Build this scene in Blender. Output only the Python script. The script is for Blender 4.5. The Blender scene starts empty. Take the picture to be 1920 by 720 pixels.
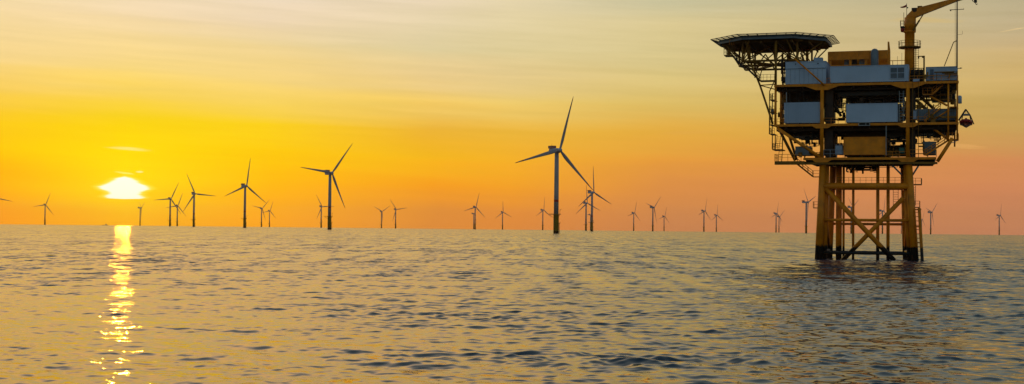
import bpy, math, random
import numpy as np
from mathutils import Vector, Matrix

C = bpy.context.scene
COL = C.collection
R = math.radians
rng = random.Random(7)

# ---------------------------------------------------------------- camera
EYE = 5.3                       # eye height above the water, metres
RE = 7.4e6                      # effective earth radius: the sea curves away to its horizon
F = 2637.0                      # focal length in pixels of the 1920 px wide photograph
PITCH, ROLL = 0.02553, 0.0107
fwd = Vector((0, math.cos(PITCH), math.sin(PITCH)))
up0 = Vector((0, -math.sin(PITCH), math.cos(PITCH)))
rt0 = Vector((1, 0, 0))
rt = rt0 * math.cos(ROLL) + up0 * math.sin(ROLL)
up = up0 * math.cos(ROLL) - rt0 * math.sin(ROLL)
cam = bpy.data.objects.new('camera', bpy.data.cameras.new('camera'))
COL.objects.link(cam)
cam.matrix_world = Matrix(((rt.x, up.x, -fwd.x, 0), (rt.y, up.y, -fwd.y, 0), (rt.z, up.z, -fwd.z, EYE), (0, 0, 0, 1)))
cam.data.sensor_width = 36
cam.data.lens = 36 * F / 1920
cam.data.clip_start, cam.data.clip_end = 0.5, 60000
C.camera = cam

def ray(px, py):
    return (fwd + rt * ((px - 960) / F) + up * ((360 - py) / F)).normalized()
def azel(px, py):
    d = ray(px, py)
    return math.degrees(math.atan2(d.x, d.y)), math.degrees(math.asin(d.z))

# ---------------------------------------------------------------- exposure
C.view_settings.view_transform = 'Standard'
C.view_settings.look = 'None'
C.view_settings.exposure = 0
C.view_settings.gamma = 1
C.cycles.max_bounces = 6
C.cycles.diffuse_bounces = 3
C.cycles.glossy_bounces = 3
C.cycles.caustics_reflective = False
C.cycles.sample_clamp_indirect = 6

# ---------------------------------------------------------------- sun
SUN_AZ, SUN_EL = azel(233, 354)
sd = bpy.data.lights.new('sun', 'SUN')
sd.energy = 0.26
sd.angle = R(0.6)
sd.color = (1.0, 0.50, 0.04)
sun = bpy.data.objects.new('sun', sd)
COL.objects.link(sun)
sdir = Vector((math.sin(R(SUN_AZ)) * math.cos(R(SUN_EL)), math.cos(R(SUN_AZ)) * math.cos(R(SUN_EL)), math.sin(R(SUN_EL))))
sun.rotation_euler = sdir.to_track_quat('Z', 'Y').to_euler()
sun.location = (-60, 150, 60)

# ---------------------------------------------------------------- sky
def lin(c):
    return tuple(((v / 255 + .055) / 1.055) ** 2.4 if v > 10 else v / 255 / 12.92 for v in c)
W = bpy.data.worlds.new('World')
C.world = W
W.use_nodes = True
nt = W.node_tree
nt.nodes.clear()
class NB:
    """small helper for node maths"""
    def __init__(s, nt): s.nt = nt
    def node(s, t, **k):
        n = s.nt.nodes.new(t)
        for a, v in k.items(): setattr(n, a, v)
        return n
    def link(s, a, b): s.nt.links.new(a, b)
    def put(s, sock, v):
        if isinstance(v, (int, float, tuple)): sock.default_value = v
        else: s.link(v, sock)
    def m(s, op, a, b=None, c=None, clamp=False):
        n = s.node('ShaderNodeMath', operation=op, use_clamp=clamp)
        s.put(n.inputs[0], a)
        if b is not None: s.put(n.inputs[1], b)
        if c is not None: s.put(n.inputs[2], c)
        return n.outputs[0]
    def mr(s, v, a, b, c=0., d=1., kind='LINEAR'):
        n = s.node('ShaderNodeMapRange', interpolation_type=kind)
        s.put(n.inputs[0], v)
        for i, q in enumerate((a, b, c, d)): s.put(n.inputs[i + 1], q)
        return n.outputs[0]
    def mix(s, f, a, b, mode='MIX'):
        n = s.node('ShaderNodeMix', data_type='RGBA', blend_type=mode)
        s.put(n.inputs[0], f); s.put(n.inputs[6], a); s.put(n.inputs[7], b)
        return n.outputs[2]
    def xyz(s, x, y, z):
        n = s.node('ShaderNodeCombineXYZ')
        s.put(n.inputs[0], x); s.put(n.inputs[1], y); s.put(n.inputs[2], z)
        return n.outputs[0]
    def noise(s, vec, scale, detail=3, rough=.5, out=0, dist=0.):
        n = s.node('ShaderNodeTexNoise')
        s.put(n.inputs['Vector'], vec); n.inputs['Scale'].default_value = scale
        n.inputs['Detail'].default_value = detail; n.inputs['Roughness'].default_value = rough
        n.inputs['Distortion'].default_value = dist
        return n.outputs[out]
    def ramp(s, fac, stops, interp='LINEAR'):
        n = s.node('ShaderNodeValToRGB')
        cr = n.color_ramp; cr.interpolation = interp
        while len(cr.elements) > 1: cr.elements.remove(cr.elements[-1])
        for i, (p, c) in enumerate(stops):
            e = cr.elements[0] if i == 0 else cr.elements.new(p)
            e.position = p; e.color = (*c[:3], 1) if len(c) >= 3 else (c[0],) * 3 + (1,)
        s.put(n.inputs[0], fac)
        return n.outputs[0]
w = NB(nt)
tc = w.node('ShaderNodeTexCoord')
sep = w.node('ShaderNodeSeparateXYZ')
w.link(tc.outputs['Generated'], sep.inputs[0])
az = w.m('MULTIPLY', w.m('ARCTAN2', sep.outputs[0], sep.outputs[1]), 180 / math.pi)
el = w.m('MULTIPLY', w.m('ARCSINE', sep.outputs[2]), 180 / math.pi)
streak_co = w.xyz(w.m('ADD', w.m('MULTIPLY', az, .05), w.m('MULTIPLY', el, .02)), w.m('MULTIPLY', w.m('ADD', el, w.m('MULTIPLY', az, .03)), .85), 0.)
n_warp = w.noise(streak_co, 1.0, 3, .5)
elw = w.m('ADD', el, w.m('MULTIPLY', w.m('SUBTRACT', n_warp, .5), 1.5))
ELS = [-.6, .55, 1.7, 2.8, 3.9, 5.0, 6.1, 7.2, 8.3, 9.4]
EMAX = 20.
cols = {
 -20.0: [(255,158,0),(253,165,6),(255,180,0),(255,203,0),(255,206,20),(253,209,80),(253,218,138),(246,216,150),(250,222,168),(252,228,178)],
 -15.4: [(255,172,0),(255,196,0),(255,220,0),(255,222,0),(255,216,8),(253,213,75),(253,220,130),(248,218,150),(247,220,172),(248,225,190)],
 -9.9: [(255,163,18),(255,174,5),(253,186,0),(253,202,0),(255,212,25),(252,214,95),(250,217,135),(240,214,155),(240,216,178),(240,220,192)],
 -3.3: [(218,135,60),(224,142,52),(243,158,25),(246,185,25),(237,180,52),(246,206,105),(236,206,142),(225,208,158),(231,213,172),(237,217,185)],
 0.0: [(216,132,64),(226,140,55),(238,158,35),(244,178,38),(236,182,58),(240,205,110),(230,204,142),(224,206,152),(227,210,162),(230,213,172)],
 6.2: [(196,127,88),(203,132,83),(215,141,72),(228,155,60),(230,173,65),(223,190,102),(221,198,128),(218,200,142),(220,202,147),(205,197,158)],
 19.6: [(188,124,100),(193,128,97),(202,132,93),(207,138,88),(202,160,90),(200,166,96),(212,178,110),(200,175,128),(192,176,138),(185,173,138)],
}
ef = w.mr(elw, -1.0, EMAX)
def col_ramp(cs, az_=0):
    # above the picture the afterglow is golden near the sun and dull grey blue away from it
    g = max(0., min(1., (az_ + 3.3) / 22.9)); k1 = 1.45 - .72 * g; k2 = 1.4 - .98 * g
    st = [((e + 1.0) / (EMAX + 1.0), lin(c)) for e, c in zip(ELS, cs)]
    top = cs[-1]
    st.append(((14 + 1) / (EMAX + 1), tuple(v * k1 for v in lin((top[0] * 1.02, top[1] * (.92 + .04 * g), top[2] * (.62 + .3 * g))))))
    st.append((1.0, tuple(v * k2 for v in lin((top[0] * (1.02 - .1 * g), top[1] * (.85 + .1 * g), top[2] * (.48 + .6 * g))))))
    return w.ramp(ef, st)
azw = w.m('ADD', az, w.m('MULTIPLY', w.m('SUBTRACT', w.noise(streak_co, .6, 2), .5), 3.))
keys = sorted(cols)
cur = col_ramp(cols[keys[0]], keys[0])
for a, b in zip(keys, keys[1:]):
    cur = w.mix(w.mr(azw, a, b), cur, col_ramp(cols[b], b))
front = cur
# thin cirrus: long pale and grey streaks
n1 = w.noise(streak_co, 2.2, 5, .62, dist=.4)
n2 = w.noise(w.xyz(w.m('MULTIPLY', az, .03), w.m('MULTIPLY', w.m('ADD', el, w.m('MULTIPLY', az, .05)), 2.2), 3.7), 1.6, 5, .6)
st = w.m('ADD', w.m('MULTIPLY', w.m('SUBTRACT', n1, .5), .23), w.m('MULTIPLY', w.m('SUBTRACT', n2, .5), .12))
st = w.m('ADD', 1., w.m('MULTIPLY', st, w.mr(el, 1., 7., .25, 1.)))
front = w.mix(1., front, w.xyz(st, st, w.m('POWER', st, 1.5)), 'MULTIPLY')
# small separate wisps, given by their direction in the sky: azimuth, elevation, half sizes in degrees, tilt
def wisp(px, py, rx, ry, tilt, colr, k):
    global front
    a0, e0 = azel(px, py)
    da = w.m('SUBTRACT', az, a0); de = w.m('SUBTRACT', el, e0)
    de = w.m('SUBTRACT', de, w.m('MULTIPLY', da, tilt))
    q = w.m('ADD', w.m('POWER', w.m('ABSOLUTE', w.m('DIVIDE', da, rx)), 2.), w.m('POWER', w.m('ABSOLUTE', w.m('DIVIDE', de, ry)), 2.))
    q = w.m('ADD', q, w.m('MULTIPLY', w.m('SUBTRACT', w.noise(streak_co, 14., 3), .5), 2.4))
    f = w.mr(q, 1.1, .0, 0., k, 'SMOOTHSTEP')
    front = w.mix(f, front, (*lin(colr), 1))
wisp(243, 279, 1.05, .07, -.03, (255, 238, 130), .9)
wisp(236, 325, .42, .045, -.12, (255, 246, 120), .9)
wisp(262, 322, .18, .04, 0, (255, 248, 170), .9)
wisp(1805, 274, 1.0, .10, -.08, (226, 170, 100), .6)
wisp(1740, 38, 1.6, .12, -.05, (214, 184, 118), .55)
wisp(1897, 56, .55, .035, .14, (226, 196, 140), .8)
wisp(1300, 248, 1.6, .10, .04, (228, 170, 80), .4)
# the sun behind thin haze: a disc squeezed and cut by bands of cloud
a0, e0 = azel(233, 352)
da = w.m('MULTIPLY', w.m('SUBTRACT', az, a0), 46.02)          # in units of 1/46 degree
de = w.m('MULTIPLY', w.m('SUBTRACT', el, e0), 46.02)
prof = [(-20.5, 0), (-19.5, 31), (-16, 35), (-12, 30), (-9, 29), (-5, 37), (-2, 44), (1, 46), (4, 40), (8, 30), (12, 24), (17, 15), (20, 5), (22, 0)]
nj = w.noise(w.xyz(w.m('MULTIPLY', da, .012), w.m('MULTIPLY', de, .22), 0.), 1.0, 3)
hw = w.ramp(w.mr(de, -24, 24), [((p + 24) / 48, (v / 50,)) for p, v in prof])
hwv = w.m('MULTIPLY', hw, 50.)
sx = w.m('SUBTRACT', w.m('ADD', hwv, w.m('MULTIPLY', w.m('SUBTRACT', nj, .5), 18.)), w.m('ABSOLUTE', da))
halo = w.m('MULTIPLY', w.mr(sx, -16., 8., 0., .8, 'SMOOTHSTEP'), w.mr(hwv, .2, 6.))
disc = w.m('MULTIPLY', w.mr(sx, -3., 9., 0., 1., 'SMOOTHSTEP'), w.mr(hwv, .5, 8.))
rr = w.m('SQRT', w.m('ADD', w.m('POWER', da, 2.), w.m('POWER', w.m('MULTIPLY', de, 1.15), 2.)))
glow = w.m('MULTIPLY', w.m('POWER', 2.718, w.m('DIVIDE', w.m('MULTIPLY', rr, -1.), 42.)), .35)
front = w.mix(glow, front, (1.15, .80, .0, 1))
front = w.mix(halo, front, (1.2, .93, .12, 1))
front = w.mix(disc, front, (1.15, 1.08, .98, 1))
lowk = w.mr(el, .2, 5., 1., 0., 'SMOOTHSTEP')
front = w.mix(1., front, w.xyz(w.m('ADD', 1., w.m('MULTIPLY', lowk, .16)), w.m('ADD', 1., w.m('MULTIPLY', lowk, .10)), w.m('ADD', 1., w.m('MULTIPLY', lowk, -.1))), 'MULTIPLY')
# the rest of the dome: Nishita sky
sk = w.node('ShaderNodeTexSky', sky_type='NISHITA')
sk.sun_disc = False
sk.sun_elevation = R(SUN_EL + .6)
sk.sun_rotation = R(SUN_AZ)
sk.altitude = 0
sk.dust_density = 2.0
sk.ozone_density = 2.0
rest = w.mix(1., sk.outputs[0], (.53, .51, .48, 1), 'MULTIPLY')
absaz = w.m('ABSOLUTE', az)
wf = w.m('MULTIPLY', w.mr(el, 11.5, 23., 1., 0., 'SMOOTHSTEP'), w.mr(absaz, 24., 80., 1., 0., 'SMOOTHSTEP'))
allc = w.mix(wf, rest, front)
bg = w.node('ShaderNodeBackground')
w.link(allc, bg.inputs[0]); bg.inputs[1].default_value = 1.0
outw = w.node('ShaderNodeOutputWorld')
w.link(bg.outputs[0], outw.inputs[0])
W.cycles.sampling_method = 'MANUAL'
W.cycles.sample_map_resolution = 2048

# ---------------------------------------------------------------- object helpers
def tag(o, label=None, cat=None, group=None, kind=None):
    for k, v in (('label', label), ('category', cat), ('group', group), ('kind', kind)):
        if v: o[k] = v
    return o
def mesh_obj(name, verts, faces, mat, parent=None, smooth=False):
    me = bpy.data.meshes.new(name)
    me.from_pydata([tuple(v) for v in verts], [], faces)
    if smooth: me.shade_smooth()
    o = bpy.data.objects.new(name, me)
    COL.objects.link(o)
    if mat: me.materials.append(mat)
    if parent: o.parent = parent
    return o
def new_mat(name):
    m = bpy.data.materials.new(name); m.use_nodes = True
    b = NB(m.node_tree)
    bs = m.node_tree.nodes['Principled BSDF']
    return m, b, bs

# ---------------------------------------------------------------- sea: one curved sheet out past the horizon
def build_sea():
    r = np.concatenate([np.linspace(3, 22, 30, endpoint=False), np.geomspace(22, 1600, 2500, endpoint=False), np.geomspace(1600, 13000, 160)])
    ad = np.radians(np.linspace(-26, 26, 1300))
    ac = np.radians(np.linspace(26, 334, 150)[1:-1])
    a = np.concatenate([ad, ac])
    nr, na = len(r), len(a)
    dr = np.gradient(r)
    RR, AA = np.meshgrid(r, a, indexing='ij')
    DR = np.repeat(dr[:, None], na, 1)
    da_ = np.gradient(a); da_[len(ad):] = np.radians(2.05)
    DT = np.maximum(RR * np.abs(da_)[None, :], 0)
    SP = np.maximum(DR, DT * .8)
    X = RR * np.sin(AA); Y = RR * np.cos(AA)
    Z = np.zeros_like(X); DX = np.zeros_like(X); DY = np.zeros_like(X)
    lost = np.zeros_like(X)
    g = np.random.RandomState(11)
    # irregular patches of rougher and calmer water
    patch = np.zeros_like(X)
    for i in range(9):
        L_ = g.uniform(25, 110); th = g.uniform(0, math.pi); ph = g.uniform(0, 6.28)
        patch += np.sin((X * math.cos(th) + Y * math.sin(th) * .7) * 6.283 / L_ + ph)
    for i in range(10):
        L_ = g.uniform(6, 18); th = g.uniform(0, math.pi); ph = g.uniform(0, 6.28)
        patch += np.sin((X * math.cos(th) * .5 + Y * math.sin(th)) * 6.283 / L_ + ph)
    patch = np.exp(.085 * patch)
    n = 110
    for i in range(n):
        L_ = 0.38 * (6. / 0.38) ** ((i + g.uniform(0, 1)) / n)
        th = g.normal(math.radians(-112), math.radians(34 if L_ < 5 else 22))     # wind blowing roughly towards the eye
        k = 6.2832 / L_
        slope = SEA_SLOPE * (0.0158 * (min(1, (1.6 / L_)) ** .6))
        amp = slope / k
        wgt = np.clip((L_ / SP - 2.2) / 2.5, 0, 1)
        lost += (slope * slope / 2) * (1 - wgt * wgt)
        if wgt.max() <= 0: continue
        cx, cy = math.cos(th), math.sin(th)
        p = (X * cx + Y * cy) * k + g.uniform(0, 6.28)
        A = amp * wgt * (patch if L_ < 4 else 1)
        Z += A * np.sin(p)
        c = np.cos(p) * A * .9
        DX += c * cx; DY += c * cy
    # sharpen the crests
    X2 = X + DX; Y2 = Y + DY
    Z -= RR ** 2 / (2 * RE)
    co = np.stack([X2, Y2, Z], -1).reshape(-1, 3).astype(np.float32)
    ii, jj = np.meshgrid(np.arange(nr - 1), np.arange(na), indexing='ij')
    j2 = (jj + 1) % na
    quads = np.stack([ii * na + jj, ii * na + j2, (ii + 1) * na + j2, (ii + 1) * na + jj], -1).reshape(-1, 4)
    cen = len(co)
    co = np.concatenate([co, np.array([[0, 0, 0]], np.float32)])
    tris = np.stack([np.full(na, cen), (np.arange(na) + 1) % na, np.arange(na)], -1)
    me = bpy.data.meshes.new('sea')
    nq, ntr = len(quads), len(tris)
    me.vertices.add(len(co)); me.vertices.foreach_set('co', co.ravel())
    me.loops.add(nq * 4 + ntr * 3)
    me.loops.foreach_set('vertex_index', np.concatenate([quads.ravel(), tris.ravel()]).astype(np.int32))
    me.polygons.add(nq + ntr)
    me.polygons.foreach_set('loop_start', np.concatenate([np.arange(nq) * 4, nq * 4 + np.arange(ntr) * 3]).astype(np.int32))
    me.polygons.foreach_set('use_smooth', np.ones(nq + ntr, bool))
    me.update(calc_edges=True)
    at = me.attributes.new('chop', 'FLOAT', 'POINT')
    at.data.foreach_set('value', np.concatenate([np.sqrt(lost).ravel(), [0]]).astype(np.float32))
    m, b, bs = new_mat('sea_water')
    bs.inputs['Base Color'].default_value = (.008, .024, .036, 1)
    bs.inputs['Roughness'].default_value = .035
    bs.inputs['Specular Tint'].default_value = (1, .86, .50, 1)
    bs.inputs['IOR'].default_value = 1.45
    geo = b.node('ShaderNodeNewGeometry')
    # waves too small for the sheet's own detail roughen its gloss instead
    tcn = b.node('ShaderNodeTexCoord')
    att = b.node('ShaderNodeAttribute', attribute_name='chop')
    b.link(b.m('ADD', .055, b.m('MULTIPLY', att.outputs['Fac'], .5)), bs.inputs['Roughness'])
    def stretch(ang, sx_, sy_):
        mp = b.node('ShaderNodeMapping'); b.link(tcn.outputs['Object'], mp.inputs[0])
        mp.inputs['Rotation'].default_value = (0, 0, R(ang)); mp.inputs['Scale'].default_value = (sx_, sy_, 0)
        return mp.outputs[0]
    def slopes(vec, scale, detail, rough, amt):
        c_ = b.noise(vec, scale, detail, rough, out=1)
        v = b.node('ShaderNodeVectorMath', operation='SUBTRACT'); b.link(c_, v.inputs[0]); v.inputs[1].default_value = (.5, .5, .5)
        s_ = b.node('ShaderNodeVectorMath', operation='SCALE'); b.link(v.outputs[0], s_.inputs[0]); b.put(s_.inputs['Scale'], amt)
        mu = b.node('ShaderNodeVectorMath', operation='MULTIPLY'); b.link(s_.outputs[0], mu.inputs[0]); mu.inputs[1].default_value = (.75, 1.0, 0)
        return mu.outputs[0]
    big = b.noise(stretch(10, .6, 1), .018, 4, .6)
    grp = b.noise(stretch(8, .45, 1), .11, 3, .6)
    gust = b.m('MULTIPLY', b.mr(big, .3, .7, .6, 1.4), b.mr(grp, .3, .7, .25, 1.75))
    far_ = b.noise(stretch(4, .30, .022), 1., 3, .6)
    farg = b.mr(far_, .32, .68, .15, 1.9)
    fw = b.mr(att.outputs['Fac'], .02, .09)
    fmod = b.m('ADD', 1., b.m('MULTIPLY', fw, b.m('SUBTRACT', farg, 1.)))
    fine = slopes(stretch(12, .55, 1), 1.95, 3, .5, b.m('MULTIPLY', b.m('MULTIPLY', gust, fmod), RIPPLE))
    mid = slopes(stretch(-8, .5, 1), .55, 2, .5, b.m('MULTIPLY', b.m('MULTIPLY', b.m('MULTIPLY', att.outputs['Fac'], gust), farg), b.mr(att.outputs['Fac'], .065, .095, MIDK, MIDK * 1.5)))
    ad0 = b.node('ShaderNodeVectorMath', operation='ADD'); b.link(fine, ad0.inputs[0]); b.link(mid, ad0.inputs[1])
    mid = ad0.outputs[0]
    # facets tilted away from the eye hide behind their crests: only the tilt towards the eye shows at a glancing view
    inc = b.node('ShaderNodeVectorMath', operation='MULTIPLY'); b.link(geo.outputs['Incoming'], inc.inputs[0]); inc.inputs[1].default_value = (1, 1, 0)
    inn = b.node('ShaderNodeVectorMath', operation='NORMALIZE'); b.link(inc.outputs[0], inn.inputs[0])
    dt = b.node('ShaderNodeVectorMath', operation='DOT_PRODUCT'); b.link(mid, dt.inputs[0]); b.link(inn.outputs[0], dt.inputs[1])
    ln = b.node('ShaderNodeVectorMath', operation='LENGTH'); b.link(mid, ln.inputs[0])
    fold = b.m('MULTIPLY', b.m('SUBTRACT', ln.outputs['Value'], dt.outputs['Value']), b.mr(att.outputs['Fac'], .0, .08, .12, 1.))
    fs = b.node('ShaderNodeVectorMath', operation='SCALE'); b.link(inn.outputs[0], fs.inputs[0]); b.link(fold, fs.inputs['Scale'])
    md2 = b.node('ShaderNodeVectorMath', operation='ADD'); b.link(mid, md2.inputs[0]); b.link(fs.outputs[0], md2.inputs[1])
    mid = md2.outputs[0]
    ad1 = b.node('ShaderNodeVectorMath', operation='ADD'); b.link(mid, ad1.inputs[0])
    ad2 = b.node('ShaderNodeVectorMath', operation='ADD'); b.link(ad1.outputs[0], ad2.inputs[0]); b.link(geo.outputs['Normal'], ad2.inputs[1])
    nm = b.node('ShaderNodeVectorMath', operation='NORMALIZE'); b.link(ad2.outputs[0], nm.inputs[0])
    # sea water: dark body colour, golden evening light tinted into the reflection colour
    rgh = bs.inputs['Roughness'].links[0].from_socket
    gl = b.node('ShaderNodeBsdfGlossy'); gl.inputs['Color'].default_value = (1, .89, .62, 1)
    b.link(rgh, gl.inputs['Roughness']); b.link(nm.outputs[0], gl.inputs['Normal'])
    df = b.node('ShaderNodeBsdfDiffuse'); df.inputs['Color'].default_value = (.008, .026, .046, 1)
    fr = b.node('ShaderNodeFresnel'); fr.inputs['IOR'].default_value = 1.47; b.link(nm.outputs[0], fr.inputs['Normal'])
    ms = b.node('ShaderNodeMixShader'); b.link(fr.outputs[0], ms.inputs[0]); b.link(df.outputs[0], ms.inputs[1]); b.link(gl.outputs[0], ms.inputs[2])
    b.link(ms.outputs[0], m.node_tree.nodes['Material Output'].inputs['Surface'])
    me.materials.append(m)
    o = bpy.data.objects.new('sea', me); COL.objects.link(o)
    tag(o, 'open sea with small wind ripples reflecting the sunset', 'sea', kind='structure')
SEA_SLOPE = 1.16
RIPPLE = .52
MIDK = 6.
build_sea()

# ---------------------------------------------------------------- materials
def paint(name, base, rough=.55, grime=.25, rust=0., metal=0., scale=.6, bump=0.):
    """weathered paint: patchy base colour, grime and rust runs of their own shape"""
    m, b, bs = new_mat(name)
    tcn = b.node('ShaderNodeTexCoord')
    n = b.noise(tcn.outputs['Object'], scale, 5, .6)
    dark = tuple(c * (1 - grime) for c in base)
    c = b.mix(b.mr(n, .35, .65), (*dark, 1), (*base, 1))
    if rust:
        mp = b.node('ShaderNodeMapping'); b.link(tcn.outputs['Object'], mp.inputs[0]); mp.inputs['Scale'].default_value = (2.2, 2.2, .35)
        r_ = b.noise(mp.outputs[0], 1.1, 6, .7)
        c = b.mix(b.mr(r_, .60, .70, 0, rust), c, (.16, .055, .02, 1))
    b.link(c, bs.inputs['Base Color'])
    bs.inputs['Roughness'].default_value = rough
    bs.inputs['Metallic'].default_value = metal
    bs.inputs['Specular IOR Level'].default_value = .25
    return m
def banded(name, base, bands, rough=.5, grime=.15):
    """paint with painted bands along local z: list of (z0, z1, colour)"""
    m, b, bs = new_mat(name)
    tcn = b.node('ShaderNodeTexCoord')
    sp = b.node('ShaderNodeSeparateXYZ'); b.link(tcn.outputs['Object'], sp.inputs[0])
    z = sp.outputs[2]
    n = b.noise(tcn.outputs['Object'], .4, 4, .6)
    c = b.mix(b.mr(n, .35, .65), (*[v * (1 - grime) for v in base], 1), (*base, 1))
    for z0, z1, cc in bands:
        f = b.m('MULTIPLY', b.m('GREATER_THAN', z, z0), b.m('LESS_THAN', z, z1))
        c = b.mix(f, c, (*cc, 1))
    b.link(c, bs.inputs['Base Color']); bs.inputs['Roughness'].default_value = rough
    return m
def splash(name, base):
    """yellow steel whose foot is covered with dark weed and mussels up to the splash line"""
    m, b, bs = new_mat(name)
    geo = b.node('ShaderNodeNewGeometry')
    sp = b.node('ShaderNodeSeparateXYZ'); b.link(geo.outputs['Position'], sp.inputs[0])
    n = b.noise(geo.outputs['Position'], .8, 5, .65)
    n2 = b.noise(geo.outputs['Position'], .35, 5, .6)
    c = b.mix(b.mr(n2, .35, .65), (*[v * .62 for v in base], 1), (*base, 1))
    mp = b.node('ShaderNodeMapping'); b.link(geo.outputs['Position'], mp.inputs[0]); mp.inputs['Scale'].default_value = (1.6, 1.6, .3)
    c = b.mix(b.mr(b.noise(mp.outputs[0], 1., 6, .7), .58, .70, 0, .7), c, (.16, .055, .02, 1))
    zz = b.m('ADD', sp.outputs[2], b.m('MULTIPLY', b.m('SUBTRACT', n, .5), 1.6))
    c = b.mix(b.mr(zz, 2.35, 2.75), (.012, .010, .008, 1), c)
    b.link(c, bs.inputs['Base Color']); bs.inputs['Roughness'].default_value = .55; bs.inputs['Specular IOR Level'].default_value = .25
    return m
YEL = (.85, .235, .0)
M = {}
M['yellow'] = paint('yellow_steel', YEL, .5, .35, .6)
M['yellow_shade'] = paint('shaded_yellow_steel', (.27, .11, .004), .6, .45, .9)  # yellow steel with shade put into its darker base, plus patchy grime and rust
M['jacket'] = splash('jacket_steel', YEL)
M['tp'] = splash('transition_yellow', (.42, .25, .015))
M['white'] = paint('white_panel', (.40, .45, .52), .5, .12, .12, scale=.35)
M['white_roof'] = paint('grey_white_paint', (.34, .38, .44), .55, .2, .2)
M['dark'] = paint('dark_steel', (.035, .028, .024), .6, .3)
M['brown'] = paint('brown_primer', (.050, .024, .012), .65, .4, .5)
M['grey'] = paint('grey_machine', (.17, .19, .20), .5, .25, .2)
M['green'] = paint('green_machine', (.035, .12, .08), .5, .2)
M['louver'] = paint('louvre_grey', (.10, .115, .14), .5, .15)
M['galv'] = paint('galvanised_steel', (.33, .34, .34), .45, .2, metal=.4)
M['deckgreen'] = paint('green_grey_deck', (.06, .075, .06), .8, .3)
M['red'] = paint('red_paint', (.38, .02, .015), .45, .2)
M['orange'] = paint('orange_hull', (.45, .06, .02), .4, .15)
M['rubber'] = paint('black_rubber', (.02, .02, .02), .8, .1)
M['towerw'] = banded('tower_white', (.30, .25, .24), [(34.7, 37.2, (.42, .02, .02))])
M['blade'] = banded('blade_white', (.27, .23, .23), [(50., 53.5, (.34, .05, .03)), (57.5, 61, (.34, .05, .03))])
M['nacelle'] = paint('nacelle_grey', (.36, .36, .40), .5, .1)
M['nacred'] = paint('nacelle_red_panel', (.36, .12, .10), .5, .1)

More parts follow.
